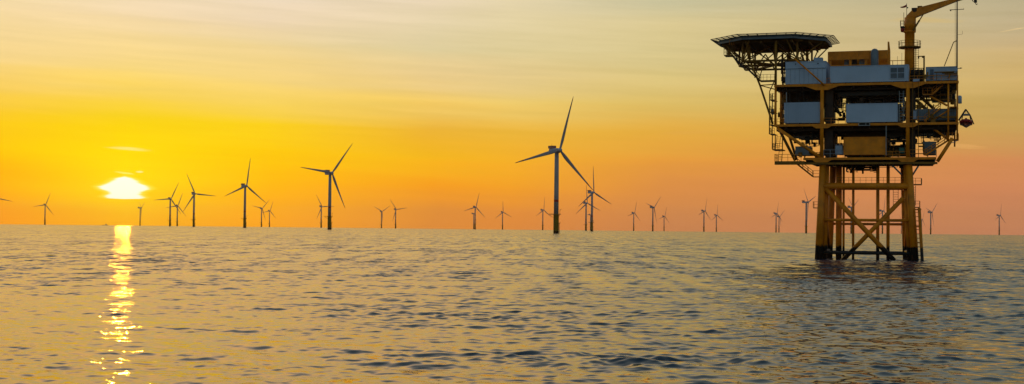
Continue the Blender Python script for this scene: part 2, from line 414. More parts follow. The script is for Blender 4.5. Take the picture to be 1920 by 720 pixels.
# ---------------------------------------------------------------- mesh builder
class MB:
    def __init__(s, off=(0, 0, 0)):
        s.v = []; s.f = []; s.off = Vector(off)
    def add(s, vs, fs):
        n = len(s.v)
        s.v += [Vector(p) - s.off for p in vs]
        s.f += [tuple(i + n for i in f) for f in fs]
        return s
    def box(s, x0, x1, y0, y1, z0, z1):
        v = [(x, y, z) for z in (z0, z1) for y in (y0, y1) for x in (x0, x1)]
        return s.add(v, [(0, 2, 3, 1), (4, 5, 7, 6), (0, 1, 5, 4), (2, 6, 7, 3), (0, 4, 6, 2), (1, 3, 7, 5)])
    def hexa(s, c):       # 8 corners, bottom ring then top ring
        return s.add(c, [(3, 2, 1, 0), (4, 5, 6, 7), (0, 1, 5, 4), (1, 2, 6, 5), (2, 3, 7, 6), (3, 0, 4, 7)])
    def tube(s, a, b, r, n=8, r2=None, cap=True):
        a = Vector(a); b = Vector(b); r2 = r if r2 is None else r2
        d = (b - a)
        if d.length < 1e-6: return s
        d.normalize()
        x = d.cross(Vector((0, 0, 1)))
        if x.length < 1e-3: x = Vector((1, 0, 0))
        x.normalize(); y = d.cross(x)
        vs = [a + (x * math.cos(t) + y * math.sin(t)) * r for t in [6.28318 * i / n + .3 for i in range(n)]]
        vs += [b + (x * math.cos(t) + y * math.sin(t)) * r2 for t in [6.28318 * i / n + .3 for i in range(n)]]
        fs = [(i, (i + 1) % n, n + (i + 1) % n, n + i) for i in range(n)]
        if cap: fs += [tuple(range(n))[::-1], tuple(range(n, 2 * n))]
        return s.add(vs, fs)
    def bar(s, a, b, w_, h_):      # rectangular bar, h_ measured upwards
        a = Vector(a); b = Vector(b); d = (b - a).normalized()
        x = d.cross(Vector((0, 0, 1)))
        if x.length < 1e-3: x = Vector((1, 0, 0))
        x.normalize(); y = x.cross(d)
        x *= w_ / 2; y *= h_ / 2
        return s.hexa([a - x - y, a + x - y, a + x + y, a - x + y, b - x - y, b + x - y, b + x + y, b - x + y])
    def path(s, pts, r, n=6):
        for p, q in zip(pts, pts[1:]): s.tube(p, q, r, n)
        return s
    def prism(s, poly, y0, y1):    # polygon in x-z plane extruded along y
        n = len(poly)
        v = [(x, y0, z) for x, z in poly] + [(x, y1, z) for x, z in poly]
        return s.add(v, [tuple(range(n)), tuple(range(n, 2 * n))[::-1]] + [(i, n + i, n + (i + 1) % n, (i + 1) % n) for i in range(n)])
    def plate(s, poly, z0, z1):    # polygon in plan extruded upwards
        n = len(poly)
        v = [(x, y, z0) for x, y in poly] + [(x, y, z1) for x, y in poly]
        return s.add(v, [tuple(range(n))[::-1], tuple(range(n, 2 * n))] + [(i, (i + 1) % n, n + (i + 1) % n, n + i) for i in range(n)])
    def lathe(s, prof, c=(0, 0, 0), n=16):
        c = Vector(c); vs = []
        for r_, z in prof:
            vs += [c + Vector((r_ * math.cos(6.28318 * i / n), r_ * math.sin(6.28318 * i / n), z)) for i in range(n)]
        fs = []
        for k in range(len(prof) - 1):
            fs += [(k * n + i, k * n + (i + 1) % n, (k + 1) * n + (i + 1) % n, (k + 1) * n + i) for i in range(n)]
        fs += [tuple(range(n))[::-1], tuple(range((len(prof) - 1) * n, len(prof) * n))]
        return s.add(vs, fs)
    def railing(s, pts, h=1.1, post=1.5, r=.035, mid=True):
        for p, q in zip(pts, pts[1:]):
            p = Vector(p); q = Vector(q); L_ = (q - p).length
            k = max(1, round(L_ / post))
            for i in range(k + 1):
                t = p.lerp(q, i / k); s.tube(t, t + Vector((0, 0, h)), r, 5)
            s.tube(p + Vector((0, 0, h)), q + Vector((0, 0, h)), r, 5)
            if mid: s.tube(p + Vector((0, 0, h * .52)), q + Vector((0, 0, h * .52)), r * .8, 5)
        return s
    def ladder(s, a, b, width=.5, step=.35, r=.035, side=(1, 0, 0)):
        a = Vector(a); b = Vector(b); x = Vector(side).normalized() * width / 2
        s.tube(a - x, b - x, r, 5); s.tube(a + x, b + x, r, 5)
        k = int((b - a).length / step)
        for i in range(1, k):
            t = a.lerp(b, i / k); s.tube(t - x, t + x, r * .7, 4)
        return s
    def build(s, name, mat, parent=None, smooth=False, kind=None):
        o = mesh_obj(name, s.v, s.f, mat, parent)
        if smooth:
            for p in o.data.polygons: p.use_smooth = len(p.vertices) == 4
        if kind: o['kind'] = kind
        return o
def empty(name, loc=(0, 0, 0), rz=0., parent=None):
    o = bpy.data.objects.new(name, None); COL.objects.link(o)
    o.location = loc; o.rotation_euler = (0, 0, rz)
    o.empty_display_size = 1
    if parent: o.parent = parent
    return o

# ---------------------------------------------------------------- wind turbines
HUB = Vector((0, 6.2, 92.0))
def make_turbine():
    root = empty('wind_turbine')
    MB().lathe([(2.35 + .35, 21.2), (2.62, 45), (2.5, 65), (2.3, 89.2)], n=20).build('tower', M['towerw'], root, True)
    tp = MB().lathe([(2.95, -6), (2.95, 20.4), (3.1, 20.5), (3.1, 21.1), (2.7, 21.25)], n=20).build('transition_piece', M['tp'], root, True)
    pf = MB().lathe([(3.0, 20.2), (5.2, 20.5), (5.3, 20.8), (2.8, 20.8)], n=14)
    pf.box(4.2, 9.5, -1.8, 1.8, 20.5, 20.8)
    pf.tube((8.6, 0, 20.5), (3.0, 0, 17.0), .16); pf.tube((-5, 0, 20.5), (-3.0, 0, 18.0), .14)
    pf.build('work_platform', M['yellow_shade'], root)
    rl = MB()
    ring = [(5.1 * math.cos(t), 5.1 * math.sin(t), 20.8) for t in [6.2832 * i / 14 for i in range(1, 14)]]
    ring += [(4.6, -1.75, 20.8), (9.4, -1.75, 20.8), (9.4, 1.75, 20.8), (4.6, 1.75, 20.8), ring[0]]
    rl.railing(ring, 1.2, 2, .05)
    rl.build('railing', M['yellow_shade'], root)
    dv = MB(); dv.tube((-4.2, 1, 20.8), (-4.2, 1, 26.5), .16); dv.tube((-4.2, 1, 26.4), (-7.0, 1, 27.0), .13); dv.tube((-4.2, 1, 24.5), (-5.6, 1, 26.6), .09)
    dv.build('davit_crane', M['yellow_shade'], root)
    bl = MB()
    for sx in (-.8, .8):
        bl.tube((-4.2, sx, -3), (-4.2, sx, 11.5), .22); bl.tube((-4.2, sx, 1.6), (-2.9, sx, 1.6), .15); bl.tube((-4.2, sx, 10.8), (-2.9, sx, 10.8), .15)
    bl.ladder((-3.6, 0, -1), (-3.6, 0, 20.4), .6, .6, .05, (0, 1, 0))
    bl.box(-5.2, -2.9, -1.4, 1.4, 11.2, 11.45)
    bl.railing([(-5.1, 1.3, 11.45), (-5.1, -1.3, 11.45)], 1.1, 1.3, .05)
    bl.build('boat_landing', M['yellow_shade'], root)
    # nacelle along local y, hub at +y
    nc = MB()
    def ringy(y, w_, z0, z1):
        return [(-w_, y, z0 + .5), (-w_ + .6, y, z0), (w_ - .6, y, z0), (w_, y, z0 + .5), (w_, y, z1 - .7), (w_ - .8, y, z1), (-w_ + .8, y, z1), (-w_, y, z1 - .7)]
    secs = [ringy(-12.5, 2.4, 89.9, 93.4), ringy(-11.5, 2.8, 89.3, 94.2), ringy(2.5, 2.8, 88.9, 94.3), ringy(4.2, 2.2, 89.7, 94.0)]
    vs = [p for r_ in secs for p in r_]; fs = [tuple(range(8)), tuple(range(24, 32))[::-1]]
    for k in range(3): fs += [(k * 8 + i, k * 8 + 8 + i, k * 8 + 8 + (i + 1) % 8, k * 8 + (i + 1) % 8) for i in range(8)]
    nc.add(vs, fs)
    nac = nc.build('nacelle', M['nacelle'], root)
    cl = MB().box(-2.9, 2.9, -13.0, -5.6, 94.32, 97.4); cl.build('cooler_housing', M['nacred'], root)
    ms = MB().tube((0, -10, 97.4), (0, -10, 99.6), .07); ms.tube((-.6, -10, 99.0), (.6, -10, 99.0), .05); ms.build('wind_vane', M['dark'], root)
    # hub
    h = MB(); n = 16; prof = [(2.1, -2.0), (2.35, -1.0), (2.3, .6), (1.9, 1.8), (1.1, 2.6), (.3, 2.95)]
    vs = []
    for r_, y in prof: vs += [(r_ * math.cos(6.2832 * i / n), y, r_ * math.sin(6.2832 * i / n)) for i in range(n)]
    fs = []
    for k in range(len(prof) - 1): fs += [(k * n + i, (k + 1) * n + i, (k + 1) * n + (i + 1) % n, k * n + (i + 1) % n) for i in range(n)]
    fs += [tuple(range(n)), tuple(range((len(prof) - 1) * n, len(prof) * n))[::-1]]
    ho = h.add(vs, fs).build('hub', M['nacelle'], root, True); ho.location = HUB
    # blade along +z, chord in the rotor plane, slight prebend forward
    b = MB(); n = 12; st = [(0, 2.4, 2.4, 0), (2.5, 2.4, 2.3, 0), (7, 3.5, 1.5, 12), (12, 4.2, 1.05, 10), (20, 3.7, .75, 7), (32, 2.8, .5, 4), (44, 2.0, .34, 2), (54, 1.35, .22, 1), (60, .85, .14, 0), (62.3, .25, .06, 0)]
    vs = []
    for z, ch, th, tw in st:
        sweep = -.15 * (ch - 2.4) if z > 3 else 0
        for i in range(n):
            t = 6.2832 * i / n; x = ch / 2 * math.cos(t) + sweep; y = th / 2 * math.sin(t)
            c_, s_ = math.cos(R(tw)), math.sin(R(tw))
            vs.append((x * c_ - y * s_, x * s_ + y * c_ + 2.2 * (z / 62) ** 2, z))
    fs = []
    for k in range(len(st) - 1): fs += [(k * n + i, k * n + (i + 1) % n, (k + 1) * n + (i + 1) % n, (k + 1) * n + i) for i in range(n)]
    fs += [tuple(range(n))[::-1], tuple(range((len(st) - 1) * n, len(st) * n))]
    for q in range(3):
        if q == 0: bo = b.add(vs, fs).build('blade', M['blade'], root, True); first = bo
        else: bo = first.copy(); COL.objects.link(bo); bo.parent = root
    return root
def set_rotor(root, a):
    k = 0
    for ch in root.children:
        if ch.name.split('.')[0] == 'blade':
            ch.location = HUB; ch.rotation_euler = (0, -R(a + 120 * k), 0); k += 1
def copy_tree(o, parent=None):
    c = o.copy(); COL.objects.link(c); c.parent = parent
    for ch in list(o.children): copy_tree(ch, c)
    return c
def horizon_y(px): return 420.5 + px * .01068
def place_turbine(root, bx, hx, hy, a, phi=147., rel=None):
    dip = math.sqrt(2 * EYE / RE)
    th = (horizon_y(bx) - hy) / F - dip
    lo, hi = 500., 12500.
    for _ in range(60):
        D = (lo + hi) / 2
        if (92 - EYE - D * D / (2 * RE)) / D > th: lo = D
        else: hi = D
    d = ray(bx, horizon_y(bx)); d.z = 0; d.normalize()
    root.location = d * D; root.location.z = -D * D / (2 * RE)
    azd = math.degrees(math.atan2(d.x, d.y))
    if rel is not None: phi = rel + azd
    root.rotation_euler = (0, 0, -R(phi))
    set_rotor(root, a)
    return D
G = 'wind turbines of the offshore wind farm'
TURB = [  # tower x, hub x, hub y, blade angle, angle between nose and line of sight (None: common wind), label
 (-11, -8, 374, 101, None, 'wind turbine cut off by the left edge, only one blade tip reaching into view'),
 (84, 86, 386, 21, None, 'small wind turbine standing alone to the left of the setting sun'),
 (262.5, 263, 391, 60, 106, 'tiny wind turbine just right of the sun glitter with short Y shaped blades'),
 (318.5, 320, 374.5, 25, None, 'orange lit turbine, left one of the cluster of three right of the sun'),
 (332, 333, 387, 20, None, 'smallest turbine in the cluster of three right of the sun, between its two larger neighbours'),
 (363, 362.5, 365, -25, None, 'tallest turbine of the cluster of three right of the sun, one blade pointing level right'),
 (458.5, 460.5, 350, 7, None, 'mid sized turbine with one blade straight up, second tallest left of the centre'),
 (490, 491, 391.5, 42, None, 'small turbine under the right blade tip of the mid sized upright bladed turbine'),
 (505, 506, 396, 18, None, 'smallest far turbine right behind the pair of small ones under the mid sized blade'),
 (602, 604, 388, -32, None, 'small far turbine close to the left of the second largest turbine tower'),
 (617.5, 622, 325.5, 37, None, 'second largest wind turbine, one blade raised to the upper right, alone in the left half'),
 (715, 717, 397, 57, None, 'small far turbine with V shaped upper blades, left of a slightly taller twin'),
 (741.5, 743, 393, -38, None, 'small far turbine with V shaped upper blades, taller right one of a twin pair'),
 (890.5, 892, 388.5, 14, None, 'small turbine halfway between the two largest turbines, upright blade, one hiding behind its left'),
 (888, 888.5, 401, 34, 112, 'tiny far turbine half hidden behind the left side of another small tower'),
 (942, 944, 398, -4, None, 'small far turbine standing alone to the left of the largest turbine, blade upright'),
 (1017.5, 1019, 394, 3, 132, 'slim far turbine just left of the yellow foot of the largest turbine'),
 (1042.5, 1050, 282, 15, 146, 'largest and nearest wind turbine with yellow foot, red tower band and red tipped blades'),
 (1098.5, 1100, 381, -6, None, 'medium turbine behind the lower blade of the largest one, left of the red nacelle turbine'),
 (1109.5, 1112, 361, -4, 137, 'third largest turbine at the tip of the giant lower blade, red box on its nacelle'),
 (1107, 1107.5, 403, 30, 118, 'tiny far turbine almost wholly hidden behind the tower of the third largest turbine'),
 (1188, 1190, 399.5, 14, 130, 'small far turbine left of a taller one with V shaped blades'),
 (1223.8, 1226, 389.5, 45, 124, 'taller middle turbine of three with V shaped blades, right of the third largest'),
 (1245, 1246, 406, 15, 130, 'tiny far turbine right of the taller V bladed turbine'),
 (1319.7, 1322, 396, 12, 122, 'left and taller turbine of the pair midway between largest turbine and platform'),
 (1343, 1344, 404, 1, 128, 'right and shorter turbine of the pair midway between largest turbine and platform'),
 (1455, 1457, 401, 10, 122, 'taller left turbine of the close pair seen under the left end of the platform'),
 (1460.5, 1461.5, 407, 50, 124, 'shorter right turbine of the close pair seen under the left end of the platform'),
 (1511.5, 1514.5, 380.5, -48, 110, 'tallest of the turbines beside the platform, just left of its yellow legs'),
 (1596, 1598, 390, 62, 110, 'far turbine seen behind the thin left pipe between the platform legs'),
 (1654.5, 1656, 397, 8, 118, 'far turbine seen between the two pipes in the middle of the platform legs'),
 (1690, 1691, 416, 75, 120, 'tiny far turbine seen beside the rear right leg of the platform'),
 (1728, 1729, 413, 20, 118, 'tiny faint turbine just right of the boat landing ladder of the platform'),
 (1745, 1747, 400, 47, 118, 'far turbine to the right of the platform, nearer of the two there to its ladder'),
 (1873.5, 1875, 406, 8, 118, 'far lone turbine close to the right edge of the picture'),
]
def build_turbines():
    proto = make_turbine()
    for i, (bx, hx, hy, a, rel, lab) in enumerate(TURB):
        o = proto if i == 0 else copy_tree(proto)
        tag(o, lab, 'wind turbine', G)
        if rel is None: rel = {True: 158, False: 148}[bx < 400] if bx < 1000 else 140
        D = place_turbine(o, bx, hx, hy, a, rel=rel)
build_turbines()

# tiny far ship on the horizon left of the sun glitter
def build_ship():
    d = ray(197, 421); d.z = 0; d.normalize(); D = 8300.
    r_ = empty('ship', (d.x * D, d.y * D, -D * D / 2 / RE), R(14))
    tag(r_, 'tiny far boat on the horizon left of the sun glitter', 'ship')
    MB().add([(-15, -2.5, -.5), (14, -2.5, -.5), (20, 0, 2.4), (14, 2.5, -.5), (-15, 2.5, -.5), (-15, -3.2, 2.2), (14, -3.2, 2.2), (14, 3.2, 2.2), (-15, 3.2, 2.2)],
             [(0, 1, 6, 5), (1, 2, 6), (2, 3, 7), (3, 4, 8, 7), (4, 0, 5, 8), (5, 6, 2, 7, 8), (0, 4, 3, 2, 1)]).build('hull', M['dark'], r_)
    MB().box(2, 9, -2.4, 2.4, 2.2, 7.0).box(3, 8, -2, 2, 7.0, 9.0).build('wheelhouse', M['white_roof'], r_)
    MB().tube((4, 0, 9), (4, 0, 13), .2).build('mast', M['dark'], r_)
build_ship()

# ---------------------------------------------------------------- offshore platform
# plan frame of the platform: u along its front, d back from the front, w up; the front is turned about 19 degrees
TH = R(18.8)
UX = Vector((math.cos(TH), -math.sin(TH), 0)); VX = Vector((math.sin(TH), math.cos(TH), 0))
c0 = ray(1622, 439); c0 = c0 / c0.y
PO = Vector((c0.x, c0.y, 0)) * 264.0
PRZ = -TH
def L(px, py, d=0.):
    r_ = ray(px, py); e = Vector((0, 0, EYE))
    n = Vector((VX.x, VX.y, 0))
    t = (d - (e - PO).dot(n)) / r_.dot(n)
    p = e + r_ * t
    return Vector(((p - PO).dot(UX), d, p.z))
def frame_empty(name, p):
    """an Empty standing at plan point p, aligned with the platform"""
    return empty(name, PO + UX * p[0] + VX * p[1] + Vector((0, 0, p[2])), PRZ)

W1 = (L(1452, 297).z + L(1757, 294).z) / 2          # cellar deck level
WB = (L(1452, 306).z + L(1757, 305).z) / 2          # its underside
W2 = (L(1457, 234.5).z + L(1795, 228).z) / 2
W3 = (L(1457, 160).z + L(1795, 151).z) / 2
UL, UR = L(1453, 200).x, L(1796, 200).x
UC1, UC2 = L(1541, 230).x, L(1702, 230).x
DEP = 21.0
print('levels', W1, WB, W2, W3, UL, UR, UC1, UC2, L(1537, 486), L(1715, 490), L(1553, 483.7, 14), L(1698, 486.6, 14))

plat = frame_empty('offshore_platform', (0, 0, 0))
tag(plat, 'yellow offshore substation platform on a braced jacket standing in the sea', 'platform')
def P(name, mb, mat, smooth=False, parent=None, kind=None):
    return mb.build(name, mat, parent or plat, smooth, kind)

# legs: foot, head, radius
def at0(px, d): # point on the water at this picture column
    p = L(px, 400, d); return Vector((p.x, d, -4))
def leg(pxb, pxt, d, rb, rt_, name='leg', mat='jacket', wtop=None):
    wt = WB if wtop is None else wtop
    yb = 486.0
    b = Vector((L(pxb, yb, d).x, d, -1)); t = Vector((L(pxt, 306, d).x, d, wt))
    return P(name, MB().tube(b + (b - t) * .05, t, rb, 18, rt_, ), M[mat], True), b, t
lfl = leg(1534.5, 1543, 1.0, .74, .62); lfr = leg(1716, 1704, 1.0, .74, .62)
lrl = leg(1554, 1562, 15, .68, .62); lrr = leg(1698.5, 1693.5, 15, .58, .52)
# a pile sleeve beside each front leg
P('pile', MB().tube((lfl[1].x + .95, 1.9, -2), (lfl[2].x + .65, 1.9, WB), .48, 14), M['jacket'], True)
P('pile', MB().tube((lfr[1].x - 1.0, 1.9, -2), (lfr[2].x - .65, 1.9, WB), .42, 14), M['jacket'], True)
def lerp_leg(lg, w_):
    b, t = lg[1], lg[2]; k = (w_ - b.z) / (t.z - b.z); return b.lerp(t, k)
def hbrace(a, b, py0, r_, d=1.0):
    w_ = L((1620), py0, d).z
    return P('brace', MB().tube(lerp_leg(a, w_), lerp_leg(b, w_), r_, 14), M['jacket'], True)
hbrace(lfl, lfr, 349, .60); hbrace(lfl, lfr, 412.8, .27); hbrace(lfl, lfr, 474.5, .30)
for a, b in ((lrl, lrr),):
    for py, r_ in ((352, .45), (420, .25), (473, .28)): hbrace(a, b, py, r_, 15)
for a, b in ((lfl, lrl), (lfr, lrr)):
    for w_ in (1.5, 7.6, 13.6): P('brace', MB().tube(lerp_leg(a, w_), lerp_leg(b, w_), .35, 12), M['jacket'], True)
P('brace', MB().tube(L(1548, 353, 1), L(1677, 489, 1), .47, 14), M['jacket'], True)
P('brace', MB().tube(L(1694, 371, 1.2), L(1576, 492, 1.2), .42, 14), M['jacket'], True)
P('brace', MB().tube(lerp_leg(lfl, 12.8), lerp_leg(lrl, 1.8), .36, 12), M['jacket'], True)
P('brace', MB().tube(lerp_leg(lfr, 12.8), lerp_leg(lrr, 1.8), .36, 12), M['jacket'], True)
# caissons and cable pipes
for px, r_, d in ((1573, .58, 7), (1582, .22, 6), (1600, .24, 5), (1646, .31, 4), (1665.3, .31, 4)):
    t = L(px, 306, d); t.z = WB
    P('riser_pipe', MB().tube((L(px, 400, d).x, d, -3), t, r_, 14), M['jacket'], True)

# decks: plan outline, plate, edge girders and floor beams
def deck(name, w_, u0, u1, th, gird, joist_z, poly=None):
    poly = poly or [(u0, 0), (u1, 0), (u1 - .05 * DEP, DEP), (u0, DEP)]
    o = P(name, MB().plate([(x, y + (.16 if y == 0 else -.16 if y == DEP else 0)) for x, y in poly], w_ - th, w_ - .02), M['brown'])
    g = MB()
    g.box(u0 - .15, u1 + .15, -.25, .15, w_ - gird, w_ + .02)
    g.box(u0 - .15, u0 + .1, .16, DEP, w_ - gird * .8, w_ + .01); g.bar((u1, .16, w_ - gird * .4), (u1 - .05 * DEP, DEP, w_ - gird * .4), .25, gird * .8 + .01)
    g.box(u0 - .15, u1 + .15 - .05 * DEP, DEP + .01, DEP + .3, w_ - gird, w_ + .02)
    P('edge_girder', g, M['yellow'])
    j = MB()
    y = 1.6
    while y < DEP - .5:
        j.box(u0 + .1, u1 - .15 - .05 * y, y, y + .28, w_ - joist_z, w_ - th - .003); y += 1.9
    x = u0 + 2
    while x < u1 - 1.5:
        j.box(x, x + .22, .16, DEP - .1, w_ - joist_z * .7, w_ - th - .006); x += 3.1
    P('floor_beams', j, M['brown'])
    return o
deck('deck', W3, UL, UR, .25, .42, 1.1)
deck('deck', W2, UL, UR, .25, .42, 1.2)
U1L, U1R = L(1508, 297).x, L(1757, 297).x
deck('deck', W1, U1L, U1R - .3, .2, .42, .8)
# lower lip of the cellar deck with its left end platform
lp = MB(); ULL = L(1452.5, 300).x
lp.box(ULL, U1R + .05, -.1, 1.0, WB - .25, WB + .12)
lp.box(ULL, U1L - .02, -.1, 8.0, WB + .125, WB + .4)
lp.box(ULL + 1, U1R - .8, 1.7, 3.2, WB - .1, WB + .1)
P('lower_walkway', lp, M['yellow_shade'])
P('railing', MB().railing([(ULL, 5, WB + .4), (ULL, -.05, WB + .4), (U1L - .6, -.05, WB + .4)], 1.3, 1.2, .045), M['yellow'])

# haunched plates under the girders at the two main columns
for w_, k in ((W3, 1.), (W2, .55), (W1, .6)):
    for u in (UC1, UC2):
        h = MB()
        e = 3.2 if k == 1. else 1.8
        h.prism([(u - e, w_ - .42), (u - 1.1, w_ - .42 - .75 * k), (u + 1.1, w_ - .42 - .75 * k), (u + e, w_ - .42)], -.22, .1)
        P('haunch', h, M['yellow'])
# columns
def col(u, d, w0, w1, r_, mat='yellow', name='column'):
    return P(name, MB().tube((u, d, w0), (u, d, w1), r_, 14), M[mat], True)
for u in (UC1, UC2):
    for d in (.12, 15.0): col(u, d, W1 - .3, W3 - .5, .36 if d < 1 else .5)
P('column', MB().box(UC1 + .5, UC1 + 1.9, 1.4, 2.8, W1, W3 - .5), M['brown'])
P('column', MB().box(UC2 + .45, UC2 + 1.3, 1.6, 2.8, W1, W3 - .5), M['brown'])
for d in (.1, 10, 20.5): col(UL + .1, d, W2 - .2, W3 - .3, .22)
col(L(1460, 200).x, 3.0, W2, W3 - .3, .2)
for d in (.1, 20.5): col(UR - .1 - d * .045, d, L(1796, 263).z, W3 - .3, .16)
col(L(1778, 200).x, .15, L(1778, 262).z, W3 - .3, .17)
col(L(1600, 200, 12).x, 12, W2, W3 - .4, .35, 'brown'); col(L(1626, 200, 8).x, 8, W2, W3 - .4, .3, 'brown')
# corner struts
def strut(a, b, r_, mat='yellow', name='strut'):
    return P(name, MB().tube(a, b, r_, 12), M[mat], True)
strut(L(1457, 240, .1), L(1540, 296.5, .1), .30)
strut(L(1461, 243, 5), L(1491, 301, 5), .28, 'yellow_shade'); strut(L(1476, 243, 9), L(1494, 300, 9), .25, 'yellow_shade')
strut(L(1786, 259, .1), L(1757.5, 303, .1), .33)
strut(L(1786, 259, 14), L(1757.5, 303, 14), .30, 'yellow_shade')
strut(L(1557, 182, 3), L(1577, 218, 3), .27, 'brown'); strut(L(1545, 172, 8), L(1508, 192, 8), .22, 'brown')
strut(L(1717, 187, 5), L(1737, 205, 5), .3, 'yellow_shade'); strut(L(1727, 183, 9), L(1752, 205, 9), .3, 'yellow_shade')
strut(L(1743, 180, 2), L(1776, 198, 2), .2); strut(L(1741, 234, 2), L(1778, 262, 2), .22); strut(L(1752, 236, 8), L(1780, 252, 8), .2, 'yellow_shade')
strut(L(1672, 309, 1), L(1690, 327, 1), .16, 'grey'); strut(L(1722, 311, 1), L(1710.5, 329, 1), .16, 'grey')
strut(L(1745, 228, 1), L(1780, 206, 1), .15); strut(L(1730, 207, 6), L(1740, 186, 6), .12, 'yellow_shade')

# stairs: stringers and treads
def stairs(a, b, width=.9, d2=None, mat='yellow', rail=True, r_=.05, name='stairs'):
    a = Vector(a); b = Vector(b); m = MB()
    y = Vector((0, width, 0))
    m.bar(a, b, .07, .26).bar(a + y, b + y, .07, .26)
    k = max(3, int(abs(b.z - a.z) / .24))
    for i in range(1, k):
        t = a.lerp(b, i / k); m.box(t.x - .13, t.x + .13, t.y + .04, t.y + width - .04, t.z - .03, t.z + .02)
    if rail:
        for o_ in (Vector((0, 0, 0)), y):
            for hh in (.55, 1.05): m.tube(a + o_ + Vector((0, 0, hh)), b + o_ + Vector((0, 0, hh)), r_ * .8, 5)
            for i in range(0, k + 1, 3):
                t = a.lerp(b, i / k) + o_; m.tube(t, t + Vector((0, 0, 1.05)), r_ * .8, 5)
    return P(name, m, M[mat])
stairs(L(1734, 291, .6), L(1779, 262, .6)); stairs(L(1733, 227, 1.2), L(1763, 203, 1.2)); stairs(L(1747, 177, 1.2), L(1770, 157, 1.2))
stairs(L(1495, 308, 2), L(1524, 331, 2), mat='yellow_shade')
m = MB(); a = L(1524, 331, 2); m.box(a.x, L(1538, 331, 2).x, 1.6, 3.2, a.z - .12, a.z); m.railing([(a.x, 1.6, a.z), (L(1538, 331, 2).x, 1.6, a.z)], 1.1, 1.2, .04)
P('landing', m, M['yellow_shade'])
def landing(x0, x1, py, d0, d1, rail=True, mat='yellow_shade', sides=True):
    a = L(x0, py, d0); b = L(x1, py, d0); w_ = (a.z + b.z) / 2
    m = MB().box(a.x, b.x, d0, d1, w_ - .15, w_)
    if rail:
        pts = [(a.x, d0, w_), (b.x, d0, w_)]
        if sides: pts = [(a.x, d1, w_)] + pts + [(b.x, d1, w_)]
        m.railing(pts, 1.1, 1.1, .035)
    return P('landing', m, M[mat])
landing(1775, 1796.5, 260.5, 0.2, 4, True, 'yellow')
landing(1730, 1748, 176, 1, 3, True, 'yellow')
landing(1780, 1796, 199.5, .3, 5, False, 'yellow')
landing(1706, 1727, 345, 1.8, 5, True); landing(1714.5, 1724, 388, .8, 3, True); landing(1524.5, 1534, 389, .8, 2.5, True)
landing(1570, 1700, 343.5, 3.2, 4.6, True)
landing(1700, 1712, 387, 4, 6, False)

# left side access tower
t = MB(); x0 = L(1443.5, 200, 1).x; x1 = UL - .15
for py in (187, 210, 234, 251):
    w_ = L(1450, py, 1).z; t.box(x0, x1, .4, 4.5, w_ - .1, w_); t.railing([(x1, .4, w_), (x0, .4, w_), (x0, 4.4, w_)], 1.1, 1, .04)
t.tube((x0, .5, L(1443, 252, 1).z), (x0, .5, L(1443, 172, 1).z), .09); t.tube((x0, 4.3, L(1443, 252, 1).z), (x0, 4.3, L(1443, 172, 1).z), .09)
t.tube((x0, .5, L(1443, 172, 1).z), (UL - .2, .5, L(1452, 152, 1).z), .1)
P('stair_tower', t, M['yellow_shade'])
t = MB(); x0 = L(1449, 260, 1).x; x1 = L(1468, 260, 1).x
wa = L(1458, 252, 1).z; wb = L(1458, 280, 1).z
t.box(x0, x1, .4, 4.5, wb - .15, wb); t.tube((x0, .4, wb), (x0, .4, wa), .1); t.tube((x1, .4, wb), (x1, .4, wa), .1); t.tube((x0, 4.3, wb), (x0, 4.3, wa), .1)
t.railing([(x0, 4.4, wb), (x0, .4, wb), (x1, .4, wb)], 1.1, .9, .04)
t.ladder(((x0 + x1) / 2 - .3, 2, wb), ((x0 + x1) / 2 + .1, 2, wa), .7, .4, .05)
t.ladder(((x0 + x1) / 2 + .4, 1.2, WB + .4), ((x0 + x1) / 2 + .6, 1.2, wb), .7, .4, .05)
P('ladder_cage', t, M['yellow_shade'])

# boat landing ladder at the right leg
t = MB(); t.tube((L(1730.5, 400, 0).x, -.2, -1.5), L(1723.5, 390, -.2), .28, 10); t.tube((L(1730.5, 400, 0).x, 1.4, -1.5), L(1723.5, 390, 1.4), .24, 10)
t.ladder((L(1726, 400, 0).x, .2, -.6), L(1718.5, 390, .2), .7, .75, .09)
for py in (393, 425, 455): t.tube(L(1708, py, 1), L(1727, py, 0), .12)
P('boat_landing', t, M['jacket'])
P('ladder', MB().ladder(L(1700, 381, 4), L(1700, 346, 4), .9, .4, .05), M['yellow_shade'])
P('ladder', MB().ladder(L(1679.5, 387, 3), L(1679.5, 356, 3), .9, .4, .05), M['yellow_shade'])
P('ladder', MB().ladder(L(1713, 385, 1.2), L(1713, 348, 1.2), .7, .4, .05), M['yellow_shade'])
P('ladder', MB().ladder(L(1690.5, 229, .4), L(1690.5, 170, .4), .8, .5, .05).ladder(L(1696, 229, 1.2), L(1696, 170, 1.2), .6, .5, .04), M['galv'])

# railings on the decks
def rail(x0, x1, w_, d=.0, h=1.1, mat='yellow', post=1.4):
    return P('railing', MB().railing([(L(x0, 230, d).x, d, w_), (L(x1, 230, d).x, d, w_)], h, post, .04), M[mat])
rail(1545, 1585, W2); rail(1705, 1737, W2, .1); rail(1545, 1581, W1, .1, 1.5, 'galv'); rail(1661, 1699, W1, .1); rail(1706, 1756, W1, .1, 1.4)
rail(1705, 1795, W3, -.1, 1.1); rail(1457, 1470, W2, .1); rail(1550, 1556, W3, .1)
P('railing', MB().railing([(UR, .3, W3), (UR - .05 * DEP, DEP, W3)], 1.1, 2, .04), M['yellow'])
